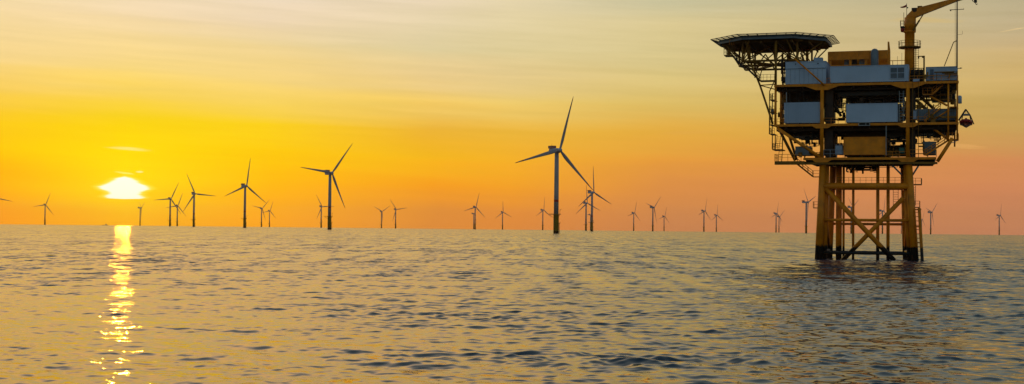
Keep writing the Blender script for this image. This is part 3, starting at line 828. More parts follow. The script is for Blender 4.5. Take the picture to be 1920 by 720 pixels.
# cable tray lines, hanging hoist falls in front of the right column
P('pipe', MB().tube(L(1711.5, 151, -.5), L(1711.5, 297, -.5), .05), M['yellow_shade']); P('pipe', MB().tube(L(1722, 151, -.5), L(1722, 297, -.5), .05), M['yellow_shade'])
P('pipe', MB().tube(L(1474.5, 173, -.1), L(1474.5, 192, -.1), .07), M['galv']); P('pipe', MB().tube(L(1661.5, 236, -.2), L(1661.5, 291, -.2), .07), M['galv'])
P('pipe', MB().tube(L(1770, 151, .3), L(1771, 158, .3), .05), M['galv'])
P('pipe', MB().path([L(1783, 268, 0), L(1792, 266, 0), L(1795, 262, 0)], .05), M['galv'])
# sign frame on the middle girder
a = L(1610, 236, -.4); b = L(1631.5, 229, -.4)
P('equipment_frame', MB().box(a.x, b.x, -.75, -.4, b.z - .08, b.z).box(a.x, b.x, -.75, -.4, a.z, a.z + .08).box(a.x, a.x + .08, -.75, -.4, a.z + .085, b.z - .085).box(b.x - .08, b.x, -.75, -.4, a.z + .085, b.z - .085).box(a.x + .62 * (b.x - a.x), a.x + .62 * (b.x - a.x) + .07, -.75, -.4, a.z + .085, b.z - .085), M['galv'])
P('equipment_panel', MB().box(a.x + .1, b.x - .1, -.38, -.27, a.z + .1, b.z - .1), M['dark'])

# plant rooms and machinery deep inside the decks
def room(x0, x1, py0, py1, d0, d1, mat='dark', name='plant_room'):
    a = L(x0, py1, d0); b = L(x1, py0, d0)
    m = MB().box(a.x, b.x, d0, d1, a.z, b.z)
    k = a.x + .5
    while k < b.x - .2: m.box(k, k + .1, d0 - .06, d0 - .003, a.z + .05, b.z - .05); k += .9
    return P(name, m, M[mat])
room(1470, 1569, 167, 197, 6, 16, 'brown'); room(1586, 1690, 168, 188, 10, 18, 'brown'); room(1545, 1562, 172, 228, 9, 14, 'brown')
room(1586, 1688, 194.5, 229, 7.5, 16, 'brown'); room(1710, 1745, 166, 178, 10, 17, 'dark'); room(1745, 1790, 158, 186, 9, 17, 'dark')
room(1545, 1563, 240, 292, 5, 12, 'brown'); room(1583, 1664, 241, 292, 6, 16, 'brown'); room(1480, 1540, 241, 255, 6, 14, 'dark')
room(1662, 1696, 241, 256, 5, 14, 'dark'); room(1712, 1770, 240, 250, 5, 14, 'dark'); room(1660, 1700, 272, 291, 9, 15, 'dark')
room(1700, 1712, 170, 290, 6, 9, 'brown'); room(1570, 1690, 170, 180, 3, 9, 'dark')
# bundles of pipe, cable ladder and small fittings under the decks
def clutter(x0, x1, py0, py1, d0, d1, n, mat, seed, name='pipework'):
    g = random.Random(seed); m = MB()
    a = L(x0, py1, d0); b = L(x1, py0, d0)
    pts = []
    for i in range(n):
        x = g.uniform(a.x, b.x); z = g.uniform(a.z, b.z); d = g.uniform(d0, d1); r_ = g.choice((.04, .06, .09, .14))
        q = g.random()
        if q < .5:
            e = min(b.x, x + g.uniform(1, 6)); m.tube((x, d, z), (e, d, z), r_, 6); m.tube((e, d, z), (e, d, min(b.z, z + g.uniform(.3, 1.5))), r_, 6)
        elif q < .75: m.tube((x, d, z), (x, d, b.z), r_, 6); m.tube((x, d, z), (x, min(d1, d + 3), z), r_, 6)
        elif q < .9: s_ = g.uniform(.15, .45); m.box(x - s_, x + s_, d, d + .5, z - s_, z + s_); m.tube((x, d + .2, z), (x, d + .2, b.z), .04, 5)
        else: m.lathe([(.05, 0), (r_ * 3, .1), (r_ * 3, .8), (.05, .9)], (x, d, z - .4), 8)
    return P(name, m, M[mat])
clutter(1470, 1535, 168, 196, 1.5, 8, 30, 'dark', 1); clutter(1550, 1690, 166, 192, 2, 12, 60, 'brown', 2)
clutter(1712, 1790, 160, 202, 3, 14, 34, 'yellow_shade', 3); clutter(1485, 1540, 241, 272, 3, 12, 40, 'dark', 4)
clutter(1555, 1585, 241, 290, 3, 12, 22, 'brown', 5); clutter(1662, 1700, 240, 275, 3, 12, 34, 'dark', 6)
clutter(1712, 1760, 240, 268, 2, 12, 30, 'dark', 7); clutter(1583, 1640, 307, 321, 3, 10, 40, 'dark', 8)
clutter(1560, 1700, 306, 312, 2, 12, 30, 'dark', 9); clutter(1455, 1470, 168, 232, 2, 12, 34, 'yellow_shade', 10)
clutter(1705, 1727, 190, 228, 2, 8, 14, 'yellow_shade', 11); clutter(1664, 1697, 276, 292, 1, 5, 22, 'yellow_shade', 12)
clutter(1494, 1536, 284, 293, 1, 4, 16, 'yellow_shade', 13); clutter(1575, 1590, 186, 228, 3, 8, 14, 'brown', 14)
clutter(1735, 1795, 203, 226, -.1, .6, 10, 'yellow_shade', 15); clutter(1462, 1475, 110, 158, 1, 5, 26, 'brown', 16)
clutter(1735, 1795, 133, 151, -.2, .1, 8, 'yellow_shade', 17)

clutter(1684, 1697, 186, 228, 2, 7, 16, 'brown', 18); clutter(1555, 1580, 186, 226, 4, 10, 14, 'brown', 19)
clutter(1712, 1732, 262, 290, 1, 5, 7, 'yellow_shade', 20); clutter(1755, 1780, 240, 262, 1, 8, 12, 'brown', 21)
clutter(1500, 1536, 256, 274, 4, 9, 12, 'dark', 22)
# ---- helideck: an eight sided deck with a safety net rim on a space frame, a part of the platform
HD0 = -2.0
hw_ = L(1450, 72, HD0 + 1.4).z                       # underside of the rim beam
def oct_(u0, u1, d0, d1, c):
    return [(u0 + c, d0), (u1 - c, d0), (u1, d0 + c), (u1, d1 - c), (u1 - c, d1), (u0 + c, d1), (u0, d1 - c), (u0, d0 + c)]
NL = L(1381, 63.5, HD0).x; NR = L(1494, 61.3, HD0).x
HC = 6.2
nu0, nu1 = NL - HC, NR + HC
nd0, nd1 = HD0, HD0 + (nu1 - nu0)
rimw = (L(1381, 63.6, HD0).z + L(1494, 61.2, HD0).z) / 2
dk = oct_(nu0 + 1.5, nu1 - 1.5, nd0 + 1.5, nd1 - 1.5, HC - .6)
hd = P('helideck', MB().plate(dk, hw_ + .35, hw_ + .75), M['deckgreen'])
m = MB(); cc = Vector(((nu0 + nu1) / 2, (nd0 + nd1) / 2, 0))
dkv = [Vector((x, y, 0)) for x, y in dk]; rim = [Vector((x, y, 0)) for x, y in oct_(nu0, nu1, nd0, nd1, HC)]
for i in range(8): m.bar(dkv[i] + Vector((0, 0, hw_ + .15)), dkv[(i + 1) % 8] + Vector((0, 0, hw_ + .15)), .3, .38)
P('gutter_beam', m, M['grey'], parent=hd)
# floor beams below the plate
m = MB()
for k in range(1, 12):
    y = nd0 + 1.6 + (nd1 - nd0 - 3.2) * k / 12
    off = max(0, HC - .6 - (y - nd0 - 1.5), HC - .6 - (nd1 - 1.5 - y))
    m.box(nu0 + 1.8 + off, nu1 - 1.8 - off, y, y + .18, hw_ - .35, hw_ + .34)
for k in range(1, 7):
    x = nu0 + 1.6 + (nu1 - nu0 - 3.2) * k / 7
    off = max(0, HC - .6 - (x - nu0 - 1.5), HC - .6 - (nu1 - 1.5 - x))
    m.box(x, x + .22, nd0 + 1.8 + off, nd1 - 1.8 - off, hw_ - .7, hw_ - .353)
P('floor_beams', m, M['yellow_shade'], parent=hd)
# safety net: brackets, rim tubes and mesh lines, one panel group per side
for i in range(8):
    m = MB(); a, b = dkv[i], dkv[(i + 1) % 8]; ra, rb = rim[i], rim[(i + 1) % 8]
    z0 = Vector((0, 0, hw_ + .45)); z1 = Vector((0, 0, rimw))
    m.tube(ra + z1, rb + z1, .07, 6)
    k = 6 if (a - b).length > 9 else 5
    for j in range(k + 1):
        m.bar(a.lerp(b, j / k) + z0, ra.lerp(rb, j / k) + z1, .09, .14)
    for j in range(1, 4):
        f = j / 4; m.tube((a + z0).lerp(ra + z1, f), (b + z0).lerp(rb + z1, f), .045, 5)
    P('safety_net', m, M['dark'], parent=hd)
# space frame beneath
low = hw_ - 3.9
m = MB()
def node(fx, fy, w_): return Vector((nu0 + (nu1 - nu0) * fx, nd0 + (nd1 - nd0) * fy, w_))
ringn = [node(.28, .18, low), node(.72, .18, low), node(.80, .5, low), node(.72, .82, low), node(.28, .82, low), node(.20, .5, low)]
cen = node(.5, .5, low)
for i in range(6):
    m.tube(ringn[i], ringn[(i + 1) % 6], .22, 8); m.tube(ringn[i], cen, .24, 8)
P('ring_frame', m, M['yellow_shade'], parent=hd)
tops = [node(.12, .3, hw_ - .35), node(.35, .06, hw_ - .35), node(.65, .06, hw_ - .35), node(.9, .3, hw_ - .35), node(.9, .7, hw_ - .35), node(.65, .94, hw_ - .35), node(.35, .94, hw_ - .35), node(.12, .7, hw_ - .35), node(.5, .35, hw_ - .35), node(.5, .65, hw_ - .35), node(.3, .5, hw_ - .35), node(.7, .5, hw_ - .35)]
for i in range(6):
    m = MB()
    for t_ in sorted(tops, key=lambda q: (q - ringn[i]).length)[:4]: m.tube(ringn[i], t_, .12, 7)
    m.tube(ringn[i], Vector((ringn[i].x, ringn[i].y, hw_ - .35)), .2, 8)
    P('frame_strut', m, M['yellow_shade'], parent=hd)
m = MB()
for t_ in tops[8:]: m.tube(cen, t_, .12, 7)
P('frame_strut', m, M['yellow_shade'], parent=hd)
# helideck legs down to the platform corner
hl = lambda name, mb, mat='yellow_shade', sm=True: P(name, mb, M[mat], sm, parent=hd)
hl('leg', MB().tube((UL + .1, .1, W3 - .2), (UL + .1, .1, hw_ - .7), .24, 12))
hl('leg', MB().tube(L(1468, 160, 6), L(1467, 100, 6), .2, 10)); hl('leg', MB().tube(L(1478, 160, 9), L(1477, 100, 9), .2, 10))
hl('leg', MB().tube(L(1513.5, 120, 12), L(1513.5, 84, 12), .28, 10)); hl('leg', MB().tube((UL + .1, 20, W3), (UL + .1, 20, hw_ - .7), .25, 10))
hl('leg', MB().tube(L(1404.5, 110, 3), L(1404.5, 85, 3), .34, 10))
k1 = L(1425, 160, 3)
hl('brace', MB().tube(L(1404.5, 109, 3), k1, .2, 8)); hl('brace', MB().tube(k1, L(1449, 232, 1), .2, 8))
hl('brace', MB().tube(k1, L(1455, 158, .2), .1, 7)); hl('brace', MB().tube(k1, L(1455, 168, .2), .1, 7))
hl('brace', MB().tube(L(1436, 103, 3), L(1455, 134, 1), .13, 7)); hl('brace', MB().tube(L(1425, 112, 4), L(1415, 146, 4), .1, 7))
hl('brace', MB().tube(L(1434, 112, 3), L(1423, 150, 3), .1, 7)); hl('brace', MB().tube(L(1396, 92, 4), L(1407, 110, 4), .1, 7))
hl('brace', MB().tube(L(1490, 110, -.6), L(1546, 160, -.4), .17, 8), 'yellow'); hl('brace', MB().tube(L(1484, 106, 4), L(1507, 117, 4), .12, 7))
hl('brace', MB().tube(L(1455, 112, 1), L(1470, 100, 8), .12, 7)); hl('brace', MB().tube(L(1524, 93, 12), L(1514, 104, 12), .1, 7)); hl('brace', MB().tube(L(1504, 95, 12), L(1513, 104, 12), .1, 7))
# stair down from the helideck with landings
def hstair(a, b):
    a = Vector(a); b = Vector(b); m = MB(); y = Vector((0, 1.1, 0))
    m.bar(a, b, .08, .32).bar(a + y, b + y, .08, .32)
    k = int(abs(b.z - a.z) / .3)
    for i in range(k): t_ = a.lerp(b, (i + .5) / k); m.box(t_.x - .16, t_.x + .16, t_.y + .04, t_.y + 1.06, t_.z, t_.z + .05)
    for o_ in (Vector((0, 0, 0)), y):
        for hh in (.55, 1.1): m.tube(a + o_ + Vector((0, 0, hh)), b + o_ + Vector((0, 0, hh)), .04, 5)
        for i in range(0, k + 1, 3): t_ = a.lerp(b, i / k) + o_; m.tube(t_, t_ + Vector((0, 0, 1.1)), .04, 5)
    P('stairs', m, M['dark'], parent=hd)
hstair(L(1372, 103.5, 3), L(1396, 128.5, 3)); hstair(L(1402, 129.5, 3), L(1424, 150.5, 3))
def hland(x0, x1, py, d0=2.6, d1=4.4):
    a = L(x0, py, d0); b = L(x1, py, d0); m = MB().box(a.x, b.x, d0, d1, a.z - .18, a.z)
    m.railing([(a.x, d1, a.z), (a.x, d0, a.z), (b.x, d0, a.z), (b.x, d1, a.z)], 1.1, .8, .035)
    P('landing', m, M['yellow_shade'], parent=hd)
hland(1395, 1404, 129.5); hland(1424, 1452, 150.5, 2.2, 4.2)
a = L(1357.5, 103, 2.6); b = L(1374, 103, 2.6); m = MB().box(a.x, b.x, 2.6, 5, a.z - .18, a.z)
zt = L(1357, 88, 2.6).z
for x in (a.x, (a.x + b.x) / 2, b.x):
    for d in (2.6, 4.9): m.tube((x, d, a.z), (x, d, zt), .06, 6)
for d in (2.6, 4.9): m.tube((a.x, d, a.z + 1.1), (b.x, d, a.z + 1.1), .04, 5); m.tube((a.x, d, a.z + .55), (b.x, d, a.z + .55), .04, 5)
m.box(a.x + .5, a.x + 1.1, 3, 3.7, a.z + .003, a.z + 1.0)
P('access_cage', m, M['yellow_shade'], parent=hd)
# hose reel and fire monitor on the rim
m = MB(); c_ = L(1375, 80, 2)
for q in range(3): m.path([c_ + Vector((.8 * math.cos(t) + q * .4, q * .2, 1.2 * math.sin(t))) for t in [i * .5 for i in range(0, 8)]], .05, 5)
P('hose', m, M['yellow'], parent=hd)

# ---------------------------------------------------------------- modules resting on the decks
def container(name, label, cat, x0, x1, yt0, yb0, d0, depth, mat, ribs=0., frame=True, group=None):
    """box module with corner posts, rails and pressed ribs; corners given on its front"""
    a = L(x0, yb0, d0); b = L(x1, yb0, d0); top = L(x0, yt0, d0).z
    u0, u1 = a.x, b.x; w0 = a.z; h = top - w0
    e = frame_empty(name, ((u0 + u1) / 2, d0 + depth / 2, w0)); tag(e, label, cat, group)
    hu = (u1 - u0) / 2; hd_ = depth / 2
    s_ = MB().box(-hu + .06, hu - .06, -hd_ + .06, hd_ - .06, .1, h - .08)
    if ribs:
        x = -hu + .25
        while x < hu - .25:
            s_.box(x, x + ribs * .5, -hd_ - .07, -hd_ + .057, .16, h - .14); s_.box(x, x + ribs * .5, hd_ - .057, hd_ - .005, .16, h - .14); x += ribs
    s_.build('shell', M[mat], e)
    if frame:
        f = MB()
        for sx in (-1, 1):
            for sy in (-1, 1):
                x = sx * (hu - .07); y = sy * (hd_ - .07)
                f.box(x - .066, x + .066, y - .066, y + .066, .05, h - .05)
        f.box(-hu, hu, -hd_, -hd_ + .14, 0, .118); f.box(-hu, hu, hd_ - .14, hd_, 0, .118)
        f.box(-hu, hu, -hd_, -hd_ + .14, h - .098, h); f.box(-hu, hu, hd_ - .14, hd_, h - .098, h)
        for sx in (-1, 1):
            for z0_, z1_ in ((.004, .114), (h - .094, h - .004)): f.box(min(sx * hu * .999, sx * (hu - .13)), max(sx * hu * .999, sx * (hu - .13)), -hd_ + .02, hd_ - .02, z0_, z1_)
        f.build('corner_frame', M[mat], e)
        b_ = MB()
        k = -hu + .6
        while k < hu - .3: b_.box(k, k + .2, -hd_ + .02, hd_ - .02, -.22, -.003); k += 2.2
        b_.build('skid', M['brown'], e)
    MB().box(-hu, hu, -hd_, hd_, h + .003, h + .05).build('roof', M['white_roof'] if mat == 'white' else M[mat], e)
    return e, hu, hd_, h
c1, hu, hd_, h = container('equipment_container', 'white container with a seam line on the top deck beneath the helideck', 'container', 1472.5, 1549, 116.5, 158, .6, 8, 'white', 0)
m = MB()
for i in range(9): m.box(-hu + .1 + i * hu * 2 / 9, -hu + .13 + i * hu * 2 / 9, -hd_ + .03, -hd_ + .058, .15, h * .66)
m.build('panel_joint', M['louver'], c1)
MB().box(-hu + .03, hu - .03, -hd_ - .03, -hd_ + .055, h * .68, h * .70).build('seam', M['louver'], c1)
MB().box(hu * .38, hu * .80, -hd_ + .3, -hd_ + 2, h + .055, h + .75).build('roof_unit', M['white_roof'], c1)
MB().box(-hu * .8, hu * .1, -1, 2.5, h + .055, h + .25).build('roof_hatch', M['white_roof'], c1)
m = MB()
for x in (-.5, .6): m.tube((hu * x, -hd_ - .05, h * .9), (hu * x, -hd_ + .05, h * .9), .12, 8)
m.build('wall_lamp', M['dark'], c1)
c2, hu, hd_, h = container('equipment_container', 'longest white container, on the top deck with a four pane louvre window', 'container', 1556, 1703.5, 125, 155.3, .4, 3, 'white', 0)
fx0 = hu * (1 - 2 * (1703.5 - 1669.6) / 147.5); fx1 = hu * (1 - 2 * (1703.5 - 1696) / 147.5)
lv = MB().box(fx0, fx1, -hd_ - .02, -hd_ + .05, .55, 2.6).build('louvre_window', M['louver'], c2)
m = MB(); xm = (fx0 + fx1) / 2
for x in (fx0, xm, fx1): m.box(x - .05, x + .05, -hd_ - .07, -hd_ - .023, .5, 2.65)
for z in (.55, 1.57, 2.6): m.box(fx0 + .052 if z == 1.57 else fx0 - .05, fx1 + .05 if z != 1.57 else fx1 - .052, -hd_ - .12, -hd_ - .073, z - .05, z + .05)
m.build('frame', M['white'], lv)
m = MB()
for z in [.65 + .12 * i for i in range(16)]: m.box(fx0 + .06, fx1 - .06, -hd_ - .05, -hd_ - .024, z, z + .05)
m.build('slats', M['grey'], lv)
c3, hu, hd_, h = container('equipment_container', 'short white container at the right end of the top deck behind pipes', 'container', 1735.5, 1795.3, 126, 151.3, .8, 3, 'white_roof', 0)
MB().box(-hu * .72, -hu * .5, -hd_ - .05, -hd_ + .05, .2, 2.1).build('door', M['louver'], c3)
m = MB(); m.tube((-hu * .95, -hd_ - .1, .95), (hu * .95, -hd_ - .1, .95), .05); m.tube((-hu * .3, -hd_ - .15, .1), (-hu * .3, -hd_ - .15, 1.4), .05); m.tube((hu * .4, -hd_ - .15, .3), (hu * .6, -hd_ - .15, 1.2), .09)
m.build('pipe', M['yellow_shade'], c3)
container('equipment_container', 'ribbed white container on the middle deck at its left end', 'container', 1470, 1537, 193, 231, .3, 6, 'white', .32)
container('equipment_container', 'smooth white container in the centre of the middle deck', 'container', 1586.5, 1683, 195, 229.5, .1, 2.6, 'white', 0)
container('equipment_container', 'dark green grey container on the middle deck behind the right stairs', 'container', 1719, 1795, 205, 226, 1.8, 7, 'grey', .4)
container('equipment_container', 'small pale cabin beside the dark container right of the right column', 'container', 1711.5, 1719, 206.5, 224, 1.0, 2, 'white_roof', 0, False)
container('equipment_container', 'yellow container in the centre of the lowest deck', 'container', 1581.5, 1660, 257.5, 290.5, .1, 5, 'yellow', 0)
container('equipment_container', 'low grey machine housing on the lowest deck behind the left diagonal strut', 'container', 1491, 1519, 275, 291, 2, 4, 'grey', 0)
container('equipment_container', 'small pale grey cabinet left of the yellow container on the lowest deck', 'cabinet', 1565.5, 1580, 272, 290.5, .6, 2.5, 'white_roof', 0, False)
container('equipment_container', 'small green cabinet between yellow container and right column', 'cabinet', 1685, 1696, 277, 288, .6, 2, 'green', 0, False)
container('equipment_container', 'dark grey upright container at the right end of the lowest deck', 'container', 1730.5, 1754, 266, 289.5, 2.2, 4, 'grey', .4)
# small lamp house
container('equipment_container', 'small blue grey locker on the left side access tower', 'cabinet', 1445, 1450.5, 205, 215, 1.0, 1.2, 'louver', 0, False)

# yellow roofless machine shelter behind the long container
a = L(1552, 122, 7.8); b = L(1664, 119, 7.8); tw = L(1600, 95.5, 7.8).z
e = frame_empty('machine_shelter', (a.x, 7.8, W3)); tag(e, 'yellow ribbed wall shelter with a tall right fin behind the long white container', 'shelter')
wid = b.x - a.x; hh = tw - W3
MB().box(.22, wid, 4.0, 4.2, 0, hh - .3).build('back_wall', M['yellow'], e)
m = MB().box(.22, wid, 0, .1, hh * .79, hh)
x = .3
while x < wid - .3: m.box(x, x + .14, -.06, -.003, hh * .795, hh - .05); x += .5
m.build('front_panel', M['yellow'], e)
MB().box(0, .2, 0, 4.2, 0, hh - .02).build('side_wall', M['yellow'], e)
MB().prism([(wid + .01, 0), (wid + .55, 0), (wid + .5, hh - .2), (wid + .3, hh + 1.6), (wid + .01, hh + 1.6)], 0, .6).build('side_fin', M['yellow'], e)
MB().box(.22, wid - .05, -.12, -.07, hh * .765, hh * .80).box(.22, wid - .05, -.12, -.07, hh * .6, hh * .62).build('front_beam', M['yellow'], e)
m = MB()
for fx in (.02, .36, .62): m.box(wid * fx, wid * fx + .45, .101, .5, 0, hh * .788)
m.build('post', M['yellow'], e)
t = L(1640, 118, 6.8); tt = L(1640, 91, 6.8)
e = frame_empty('cooling_tank', (t.x, 6.8, W3)); tag(e, 'grey domed upright tank rising from the yellow shelter on the top deck', 'tank')
hh = tt.z - W3
MB().lathe([(.72, .2), (.72, hh - .7), (.6, hh - .3), (.35, hh - .08), (.05, hh)], (0, 0, 0), 16).build('tank_body', M['grey'], e, True)
MB().lathe([(.8, 0), (.8, .198)], (0, 0, 0), 16).build('base_ring', M['dark'], e)
for k, (x0, x1, py, lab, mt) in enumerate(((1584, 1592, 108, 'small grey pump unit left of centre inside the yellow shelter', 'grey'), (1598, 1606, 109, 'dark machine block in the middle of the yellow shelter', 'dark'), (1612, 1624, 108, 'pale wide fan box in the yellow shelter beside the domed tank', 'grey'))):
    p0 = L(x0, py, 10); p1 = L(x1, py, 10)
    e = frame_empty('machine', ((p0.x + p1.x) / 2, 10, W3)); tag(e, lab, 'machine')
    hu = (p1.x - p0.x) / 2; hh = p0.z - W3
    MB().box(-hu, hu, -1, 1, .15, hh).build('housing', M[mt], e); MB().box(-hu - .1, hu + .1, -1.1, 1.1, 0, .147).build('base', M['brown'], e)
    MB().lathe([(hu * .6, hh + .003), (hu * .6, hh + .35), (hu * .3, hh + .4)], (0, 0, 0), 12).build('fan_cowl', M['dark'], e)
# rail and antennas along the roof right of the shelter
a = L(1665, 114, 2); b = L(1698, 112, 2)
e = frame_empty('roof_railing', (a.x, 2, L(1680, 122, 2).z - .1)); tag(e, 'thin yellow handrail with one post between the shelter fin and the crane column', 'handrail')
zz = a.z - (L(1680, 122, 2).z - .1)
MB().tube((0, 0, zz), (b.x - a.x, 0, zz), .06).tube(((b.x - a.x) * .27, 0, 0), ((b.x - a.x) * .27, 0, zz), .06).tube(((b.x - a.x), 0, 0), ((b.x - a.x), 0, zz), .06).build('rail', M['yellow'], e)
for px, pt, lab in ((1682.7, 105, 'short whip aerial on the long container roof'), (1691, 99, 'taller whip aerial close to the left side of the crane column')):
    p = L(px, 120, 2); q = L(px, pt, 2)
    o = MB((p.x, 2, p.z - .3)).tube((p.x, 2, p.z - .3), (q.x, 2, q.z), .03, 5).lathe([(.08, 0), (.08, .2)], (p.x, 2, p.z - .3), 8).build('whip_aerial', M['dark'])
    o.location = PO + UX * p.x + VX * 2 + Vector((0, 0, p.z - .3)); o.rotation_euler = (0, 0, PRZ); tag(o, lab, 'aerial')

# ---------------------------------------------------------------- crane
CD = 8.0
cb = L(1705.3, 150, CD); ctop = L(1706, 34, CD)
cr = frame_empty('pedestal_crane', (cb.x, CD, W3)); tag(cr, 'yellow pedestal crane with boom reaching up to the right on the top deck', 'crane')
def CP(px, py, d=CD): p = L(px, py, d); return Vector((p.x - cb.x, d - CD, p.z - W3))
wr = CP(1705, 60).z; tz = CP(1705, 33).z; rg = CP(1705, 88).z
MB().lathe([(1.0, 0), (.92, rg), (.92, wr - .15), (1.15, wr - .1), (1.15, wr + .15)], (0, 0, 0), 20).build('pedestal', M['yellow'], cr, True)
MB().lathe([(1.06, wr + .153), (1.06, tz)], (.1, 0, 0), 20).build('slewing_column', M['yellow'], cr, True)
m = MB().lathe([(.94, rg - .35), (2.05, rg - .25), (2.1, rg), (.94, rg)], (0, 0, 0), 20)
rw = m.build('ring_walkway', M['yellow_shade'], cr)
MB().railing([(2.05 * math.cos(6.2832 * i / 16), 2.05 * math.sin(6.2832 * i / 16), rg) for i in range(17)], 1.1, .8, .035).build('railing', M['yellow_shade'], rw)
MB().ladder(CP(1719.5, 152), CP(1719.5, 90), .55, .4, .04).ladder(CP(1715.5, 152, CD - .6), CP(1715.5, 90, CD - .6), .4, .4, .04).build('ladder', M['yellow_shade'], cr)
a = CP(1688.5, 50); b = CP(1695.5, 50)
cg = MB().box(a.x, b.x, -.7, .7, a.z - .35, a.z).build('small_platform', M['brown'], cr)
MB().railing([(b.x, -.7, a.z), (a.x, -.7, a.z), (a.x, .7, a.z), (b.x, .7, a.z)], 1.1, .5, .035).ladder((b.x - .1, 0, a.z), (b.x - .1, 0, a.z + 2.7), .4, .4, .035, (0, 1, 0)).build('railing', M['yellow_shade'], cg)
p = CP(1692.3, 56); MB().lathe([(.12, -.5), (.34, -.35), (.38, .1), (.25, .4), (.05, .45)], (p.x, -.2, p.z), 10).build('warning_lamp', M['red'], cr, True)
# boom: tapered box girder, two bends, continuing out past the picture
tp_ = [(1699.5, 31), (1710, 20), (1726, 13.8), (1786, -1.8), (1824, -10.5)]
bt_ = [(1699, 34.2), (1718, 32.6), (1734.5, 25.7), (1794, 2.6), (1830, -8)]
m = MB()
T_ = [CP(*q) for q in tp_]; B_ = [CP(*q) for q in bt_]
for i in range(4):
    w0 = .75 - .1 * i; w1 = .75 - .1 * (i + 1)
    m.hexa([B_[i] + Vector((0, -w0, 0)), B_[i + 1] + Vector((0, -w1, 0)), B_[i + 1] + Vector((0, w1, 0)), B_[i] + Vector((0, w0, 0)),
            T_[i] + Vector((0, -w0, 0)), T_[i + 1] + Vector((0, -w1, 0)), T_[i + 1] + Vector((0, w1, 0)), T_[i] + Vector((0, w0, 0))])
bm_ = m.build('boom', M['yellow'], cr)
p = CP(1715, 19.5); MB().tube((p.x, -.7, p.z), (p.x, .7, p.z), .42, 14).tube((p.x - .55, -.3, p.z + .25), (p.x + .55, -.3, p.z + .25), .22, 8).build('winch', M['brown'], bm_)
p = CP(1724, 13); MB().box(p.x - .35, p.x + .5, -.4, .4, p.z - .15, p.z + .15).build('bracket', M['yellow_shade'], bm_)
m = MB(); m.tube(CP(1712, 57, CD - 1.15), CP(1724, 38, CD - 1.0), .17, 10); m.tube(CP(1724, 38, CD - 1.0), CP(1731, 27, CD - .8), .11, 10); m.build('hydraulic_ram', M['yellow_shade'], cr)
a = CP(1829, -9); b = CP(1829, 2)
hk = MB().tube(a, b, .04, 5).tube(a + Vector((-.5, 0, 0)), b + Vector((-.2, 0, .2)), .03, 5).build('hoist_rope', M['dark'], cr)
MB().box(b.x - .28, b.x + .28, -.2, .2, b.z - .3, b.z + .25).path([b + Vector((.0, 0, -.3)), b + Vector((.06, 0, -.55)), b + Vector((.22, 0, -.7)), b + Vector((.34, 0, -.5))], .07, 6).path([b + Vector((-.5, 0, .5)), b + Vector((-.55, 0, .1)), b + Vector((-.35, 0, -.1))], .07, 6).build('hook_block', M['dark'], cr)

# windsock standing on the crane head
p = L(1700, 30, CD); q = L(1700, 8.5, CD)
e = frame_empty('windsock', p); tag(e, 'dark red windsock on a thin pole blowing left on the crane head', 'windsock')
MB().tube((0, 0, 0), (0, 0, q.z - p.z + .2), .05, 6).build('pole', M['dark'], e)
d_ = q - p; tip = L(1688.3, 13.5, CD) - p
n = 10; vs = []; c_ = Vector((0, 0, q.z - p.z - .2))
for k, (f, r_) in enumerate(((0.04, .24), (.3, .21), (.6, .16), (1., .09))):
    o_ = c_.lerp(Vector((tip.x, 0, tip.z)), f) + Vector((0, 0, -.12 * math.sin(f * 3)))
    vs += [o_ + Vector((0, r_ * math.cos(6.2832 * i / n), r_ * math.sin(6.2832 * i / n))) for i in range(n)]
MB().add(vs, [(k * n + i, k * n + (i + 1) % n, (k + 1) * n + (i + 1) % n, (k + 1) * n + i) for k in range(3) for i in range(n)]).build('sock', M['red'], e)
z = L(1700, 14.5, CD).z - p.z; MB().lathe([(.1, z - .12), (.14, z), (.1, z + .12)], (.16, 0, 0), 8).build('lamp', M['green'], e)

# antenna mast at the right corner
MD = .9
p = L(1794.3, 126, MD); q = L(1794.3, -8, MD)
e = frame_empty('antenna_mast', p); tag(e, 'tall dark antenna mast with a crossbar standing on the right end container', 'mast')
hz = q.z - p.z
def MP(px, py, d=MD): r_ = L(px, py, d); return Vector((r_.x - p.x, d - MD, r_.z - p.z))
MB().tube((0, 0, 0), (0, 0, hz), .15, 10, .11).build('pole', M['dark'], e)
MB().tube(MP(1780.5, 18.5), MP(1807.5, 17.2), .06).tube(MP(1782.5, 20.5), MP(1782.5, 18.3), .13).tube(MP(1807, 18), MP(1807, 15), .03).build('crossbar', M['dark'], e)
MB().tube(MP(1791, 126), MP(1791, 2), .03, 5).build('cable', M['dark'], e)
m = MB().tube(MP(1770.5, 124), MP(1788, 79), .08).tube(MP(1788, 79), MP(1793.5, 76.5), .08); m.build('strut', M['yellow_shade'], e)
m = MB().tube(MP(1794, 65), MP(1804.5, 64), .025, 5).tube(MP(1804.5, 64), MP(1804.5, 58), .025, 5); m.build('whip_bracket', M['dark'], e)
m = MB().tube(MP(1794, 128.5), MP(1804, 127.5), .07, 6); m.lathe([(.1, -.1), (.16, 0), (.1, .12)], MP(1801, 127.8), 8); m.build('lamp_arm', M['dark'], e)

# goal post davit between the crane and the right container
dd = 1.2
p = L(1732.5, 150, dd); e = frame_empty('davit', (p.x, dd, W3)); tag(e, 'yellow inverted L lifting davit between crane column and right container', 'davit')
z = L(1732.5, 105.5, dd).z - W3; x = L(1720.5, 106, dd).x - p.x
MB().box(-.14, .14, -.14, .14, 0, z + .1).build('post', M['yellow_shade'], e)
MB().box(x, -.143, -.1, .1, z - .08, z + .1).build('arm', M['yellow_shade'], e)
MB().box(x + .05, x + .3, -.1, .1, z - .4, z - .083).box(x + .8, x + 1.05, -.1, .1, z - .3, z - .083).build('trolley', M['brown'], e)
